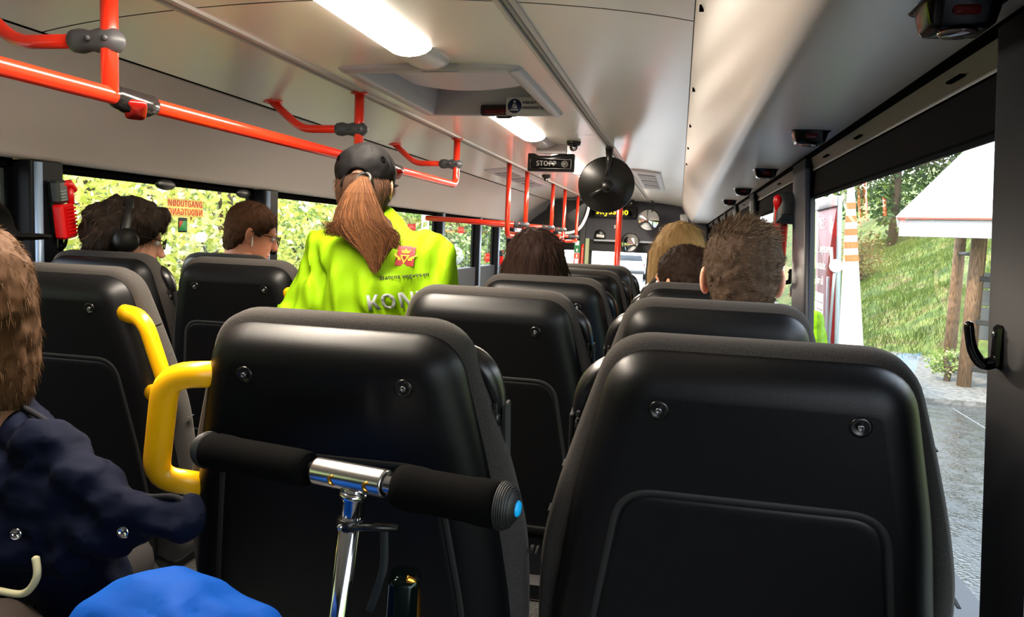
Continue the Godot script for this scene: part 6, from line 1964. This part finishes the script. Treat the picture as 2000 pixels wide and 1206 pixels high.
	var ct := part("coat", joined([[cn, Transform3D()]]), cloth("hivis_yellow", Color(0.46, 0.62, 0.045), 0.7), wk)
	for y in [1.02, 0.86]:
		part("reflective_band", joined([[nets([E(Vector3(0, y, 0), Vector3(0.215 if y > 0.9 else 0.205, 0.028, 0.17))], 0.012), Transform3D()]]), mt("reflective_grey", Color(0.62, 0.64, 0.66), 0.35), ct)
	part("trousers", joined([[nets(legs, 0.018), Transform3D()]]), cloth("trousers_navy", Color(0.08, 0.09, 0.13)), wk)
	part("hair", joined([[net_of("hair_short"), hx]]), mt("hair_dark", Color(0.1, 0.08, 0.07), 0.5), wk)

func build_shelter() -> void:
	var sh := thing("bus_shelter", "wooden bus shelter with white metal roof outside the right window", "shelter", Vector3(3.40, GY + 0.09, -12.6))
	sh.rotation.y = -0.6435
	var white := mt("roof_white", Color(0.72, 0.715, 0.70), 0.35)
	var wood := textured("post_wood", Color(1, 1, 1), 0.8, grad([Color(0.30, 0.21, 0.14), Color(0.52, 0.40, 0.28)], [0.3, 0.7]), 0.03, 2.0, 0.2, 71)
	wood.uv1_scale = Vector3(6.0, 0.8, 6.0)
	var ey := 2.20
	# roof: sheets side by side, each with a raised seam, both slopes
	var rise := atan2(1.5, 3.0)
	for k in 13:
		for side in [0, 1]:
			var st := begin(true)
			add_box(st, Vector3(k * 0.36 - 0.15, 0.0, -3.36), Vector3(k * 0.36 + 0.20, 0.02, 0.0), 0.004)
			add_box(st, Vector3(k * 0.36 + 0.185, 0.0, -3.36), Vector3(k * 0.36 + 0.205, 0.045, 0.0), 0.004)
			var o := part("roof_sheet", done(st), white, sh, Vector3(0, ey + 0.27, 0.12))
			o.rotation.x = rise
			if side == 1:
				o.transform = Transform3D(Basis(Vector3.UP, PI), Vector3(4.36, 0, -5.95)) * o.transform
	part("fascia", box(Vector3(-0.15, ey, 0.06), Vector3(4.6, ey + 0.26, 0.10), 0.006), white, sh)
	part("eave_trim", box(Vector3(-0.17, ey + 0.255, 0.10), Vector3(4.62, ey + 0.285, 0.15), 0.004), mt("eave_red", Color(0.55, 0.30, 0.24), 0.6), sh)
	part("verge_board", box(Vector3(-0.20, -0.16, -3.36), Vector3(-0.15, 0.03, 0.0), 0.006), white, sh, Vector3(0, ey + 0.27, 0.12), Vector3(rise, 0, 0))
	for q in [[0.74, -0.50], [0.06, -1.80], [3.9, -0.50], [3.9, -2.8], [0.06, -2.8]]:
		part("post", tube(PackedVector3Array([Vector3(q[0], 0, q[1]), Vector3(q[0], ey + 0.2, q[1])]), [0.10, 0.085], 12), wood, sh)
	for y in [0.28, 0.98, 1.62]:
		part("rail", box(Vector3(0.74, y - 0.04, -0.53), Vector3(3.9, y + 0.04, -0.47), 0.008), mt("rail_dark", Color(0.10, 0.09, 0.085), 0.7), sh)
	var a := Vector3(0.10, 0, -1.72)
	var b := Vector3(0.68, 0, -0.58)
	var st2 := begin(true)
	for y in [0.0]:
		quad(st2, a + Vector3(0, 0.35, 0), a + Vector3(0, 2.0, 0), b + Vector3(0, 2.0, 0), b + Vector3(0, 0.35, 0))
	part("glass_panel", done(st2), glass(), sh)
	for y in [0.18, 0.36, 1.98]:
		part("panel_frame", tube(PackedVector3Array([a + Vector3(0, y, 0), b + Vector3(0, y, 0)]), 0.03, 8), mt("rail_dark"), sh)
	for k in 4:
		part("back_board", box(Vector3(0.1, 0.5 + k * 0.30, -2.83), Vector3(3.85, 0.77 + k * 0.30, -2.79), 0.006), mt("board_grey", Color(0.30, 0.32, 0.33), 0.7), sh)
	part("bench", box(Vector3(0.9, 0.42, -2.7), Vector3(3.7, 0.47, -2.3), 0.01), wood, sh)
	for x in [1.0, 3.6]:
		part("bench_leg", box(Vector3(x - 0.03, 0.0, -2.6), Vector3(x + 0.03, 0.42, -2.4), 0.006), mt("rail_dark"), sh)

func build_poster() -> void:
	var t := thing("poster_stand", "red poster stand with white NYHET lettering and price box, outside the right window", "poster", Vector3(2.03, GY, -10.95))
	t.rotation = Vector3(0, -PI / 2, 0)
	t.transform.basis = Basis(Vector3.BACK, 0.055) * t.transform.basis
	var red := mt("poster_red", Color(0.45, 0.03, 0.045), 0.4)
	var wh := mt("sign_white")
	part("frame", slab(rrect(1.52, 2.2, 0.02), -0.05, 0.0), mt("galvanised"), t, Vector3(0, 1.62, 0))
	part("sheet", slab(rrect(1.42, 1.98, 0.01), 0.0, 0.006), red, t, Vector3(0, 1.60, 0))
	part("header", slab(rrect(1.5, 0.13, 0.01), 0.002, 0.03), mt("speaker_grey"), t, Vector3(0, 2.66, 0))
	part("lettering", text_mesh("NYHET:", 0.15, 0.004), wh, t, Vector3(-0.40, 2.40, 0.009))
	part("lettering", text_mesh("Få 2 døgnsmeny", 0.105, 0.004, false), wh, t, Vector3(-0.17, 2.06, 0.009))
	part("lettering", text_mesh("standarder", 0.105, 0.004, false), wh, t, Vector3(-0.30, 1.83, 0.009))
	part("lettering", text_mesh("Kjøp nå!", 0.105, 0.004, false), wh, t, Vector3(-0.36, 1.62, 0.009))
	for k in 5:
		var a := TAU * k / 5.0
		part("petal", slab(circle(0.055, 14), 0.006, 0.011), wh, t, Vector3(0.40 + cos(a) * 0.075, 2.36 + sin(a) * 0.075, 0))
	part("price_box", slab(rrect(0.62, 0.86, 0.02), 0.006, 0.012), wh, t, Vector3(-0.36, 1.02, 0))
	part("price", text_mesh("19,-", 0.27, 0.004), red, t, Vector3(-0.36, 1.0, 0.015))
	for y in [1.32, 1.22, 0.78]:
		part("rule_line", box(Vector3(-0.64, y, 0.012), Vector3(-0.08, y + 0.012, 0.015), 0.001), red, t)
	part("side_bar", slab(rrect(0.10, 1.1, 0.02), 0.006, 0.03), mt("bar_grey", Color(0.45, 0.47, 0.52), 0.4), t, Vector3(0.30, 1.15, 0))
	for x in [-0.66, 0.66]:
		part("leg", tube(PackedVector3Array([Vector3(x, 0, -0.02), Vector3(x, 0.6, -0.02)]), 0.035, 10), mt("galvanised"), t)
	part("plinth", box(Vector3(-0.75, 0.0, -0.25), Vector3(0.75, 0.08, 0.2), 0.01), mt("concrete"), t)
	# tapering white marker with orange bands
	var m := thing("striped_marker", "tall tapering white marker with orange bands in front of the red poster", "marker", Vector3(2.10, GY, -9.55))
	m.transform.basis = Basis(Vector3.BACK, 0.075)
	var hgt := 2.92
	var w := func(y: float) -> float: return lerpf(0.165, 0.03, clampf(y / hgt, 0.0, 1.0))
	var prof := []
	var st := begin(true)
	var rings := []
	for y in [0.0, 0.02, hgt - 0.02, hgt]:
		var r := PackedVector3Array()
		for p in rrect(2.0 * w.call(y), 1.6 * w.call(y), 0.02, 3):
			r.append(Vector3(p.x, y, -p.y))
		rings.append(r)
	loft(st, rings)
	part("shaft", done(st), mt("marker_white", Color(0.93, 0.92, 0.90), 0.35), m)
	for k in 5:
		var y0 := 1.93 + k * 0.15
		st = begin(true)
		rings = []
		for y in [y0, y0 + 0.075]:
			var r := PackedVector3Array()
			for p in rrect(2.0 * w.call(y) + 0.006, 1.6 * w.call(y) + 0.006, 0.02, 3):
				r.append(Vector3(p.x, y, -p.y))
			rings.append(r)
		loft(st, rings)
		part("orange_band", done(st), mt("band_orange", Color(0.90, 0.42, 0.20), 0.5), m)
	part("cap", box(Vector3(-0.05, hgt, -0.03), Vector3(0.05, hgt + 0.05, 0.03), 0.01), mt("galvanised"), m)
	part("foot", box(Vector3(-0.2, 0, -0.16), Vector3(0.2, 0.06, 0.16), 0.01), mt("concrete"), m)
	var lp := thing("added_glint", "small added glowing disc standing in for a sun glint between the red poster and the striped marker", "lamp", Vector3(1.835, GY + 1.86, -9.75))  # added glowing disc: stands in for a sun glint, no lamp here
	var gl := mt("glint_glow", Color(1, 1, 1), 0.3)
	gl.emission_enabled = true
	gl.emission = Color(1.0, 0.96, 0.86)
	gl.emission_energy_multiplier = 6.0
	part("glint_face", lathe([[0.0, 0.03], [0.05, 0.025], [0.075, 0.0]], 20), gl, lp, Vector3(0, 0, 0.012), Vector3(PI / 2, 0, 0))
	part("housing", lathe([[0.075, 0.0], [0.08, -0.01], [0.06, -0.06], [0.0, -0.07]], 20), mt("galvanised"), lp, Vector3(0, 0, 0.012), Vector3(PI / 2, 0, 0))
	part("stalk", tube(PackedVector3Array([Vector3(0, 0, -0.05), Vector3(0, -0.2, -0.06), Vector3(0, -1.86, -0.06)]), 0.018, 8), mt("galvanised"), lp)
	var ol := OmniLight3D.new()  # added light that goes with the made-up glint disc
	ol.name = "glint_light"
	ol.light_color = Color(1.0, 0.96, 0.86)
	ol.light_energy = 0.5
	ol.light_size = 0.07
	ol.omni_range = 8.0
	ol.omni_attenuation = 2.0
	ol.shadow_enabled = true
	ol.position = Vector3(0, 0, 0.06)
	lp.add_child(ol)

func build_car() -> void:
	var t := thing("car", "pale car on the bright road ahead, seen through the windscreen", "car", Vector3(-2.55, GY + 0.005, -44.0))
	var paint := mt("car_paint", Color(0.86, 0.87, 0.88), 0.25)
	var dark := mt("car_glass", Color(0.07, 0.08, 0.10), 0.08)
	var sect := [[2.0, 0.55, 0.82, 0.78], [1.95, 0.32, 0.92, 0.84], [1.2, 0.25, 0.98, 0.88], [-1.0, 0.25, 1.0, 0.88], [-1.8, 0.28, 0.85, 0.86], [-2.05, 0.42, 0.74, 0.78]]
	var st := begin()
	var rings := []
	for s in sect:
		var r := PackedVector3Array()
		for p in rounded([Vector2(-s[3], s[1]), Vector2(s[3], s[1]), Vector2(s[3] * 0.95, s[2]), Vector2(-s[3] * 0.95, s[2])], [0.1], 4):
			r.append(Vector3(p.x, p.y, s[0]))
		rings.append(r)
	loft(st, rings)
	part("body", done(st), paint, t)
	st = begin()
	rings = []
	for s in [[0.96, 0.84, 1.85, -0.75], [1.25, 0.74, 1.50, -0.25], [1.44, 0.66, 1.20, 0.05], [1.48, 0.60, 1.05, 0.2]]:
		var r := PackedVector3Array()
		for p in rounded([Vector2(-s[1], s[3]), Vector2(s[1], s[3]), Vector2(s[1], s[2]), Vector2(-s[1], s[2])], [0.12], 4):
			r.append(Vector3(p.x, s[0], p.y))
		rings.append(r)
	loft(st, rings)
	part("cabin", done(st), paint, t)
	part("rear_window", pillow(rounded([Vector2(-0.68, 0.0), Vector2(0.68, 0.0), Vector2(0.58, 0.42), Vector2(-0.58, 0.42)], [0.06], 4), [[0.01, -0.02], [0.0, 0.0], [0.01, 0.006]]), dark, t, Vector3(0, 1.0, 1.83), Vector3(-0.78, 0, 0))
	for s in [1.0, -1.0]:
		part("tail_lamp", box(Vector3(s * 0.74 - 0.10, 0.68, 1.90), Vector3(s * 0.74 + 0.06, 0.86, 1.985), 0.02), mt("lens_red"), t)
		for z in [1.3, -1.35]:
			part("wheel", lathe([[0.0, 0.10], [0.18, 0.10], [0.22, 0.08], [0.31, 0.09], [0.33, 0.06], [0.33, -0.06], [0.31, -0.09], [0.0, -0.09]], 24, aim(Vector3(s, 0, 0), Vector3(s * 0.80, 0.33, z))), mt("wheel_dark"), t)
		part("side_window", pillow(rounded([Vector2(-1.3, 0.0), Vector2(0.4, 0.0), Vector2(0.1, 0.38), Vector2(-1.0, 0.38)], [0.05], 3), [[0.01, -0.02], [0.0, 0.0], [0.01, 0.006]]), dark, t, Vector3(s * 0.80, 1.02, 0.15), Vector3(-0.2, s * PI / 2, 0))
	part("bumper", box(Vector3(-0.80, 0.34, 1.92), Vector3(0.80, 0.50, 2.08), 0.04), mt("bumper_grey", Color(0.30, 0.30, 0.32), 0.5), t)
	part("number_plate", box(Vector3(-0.26, 0.56, 1.99), Vector3(0.26, 0.68, 2.02), 0.004), mt("sign_white"), t)
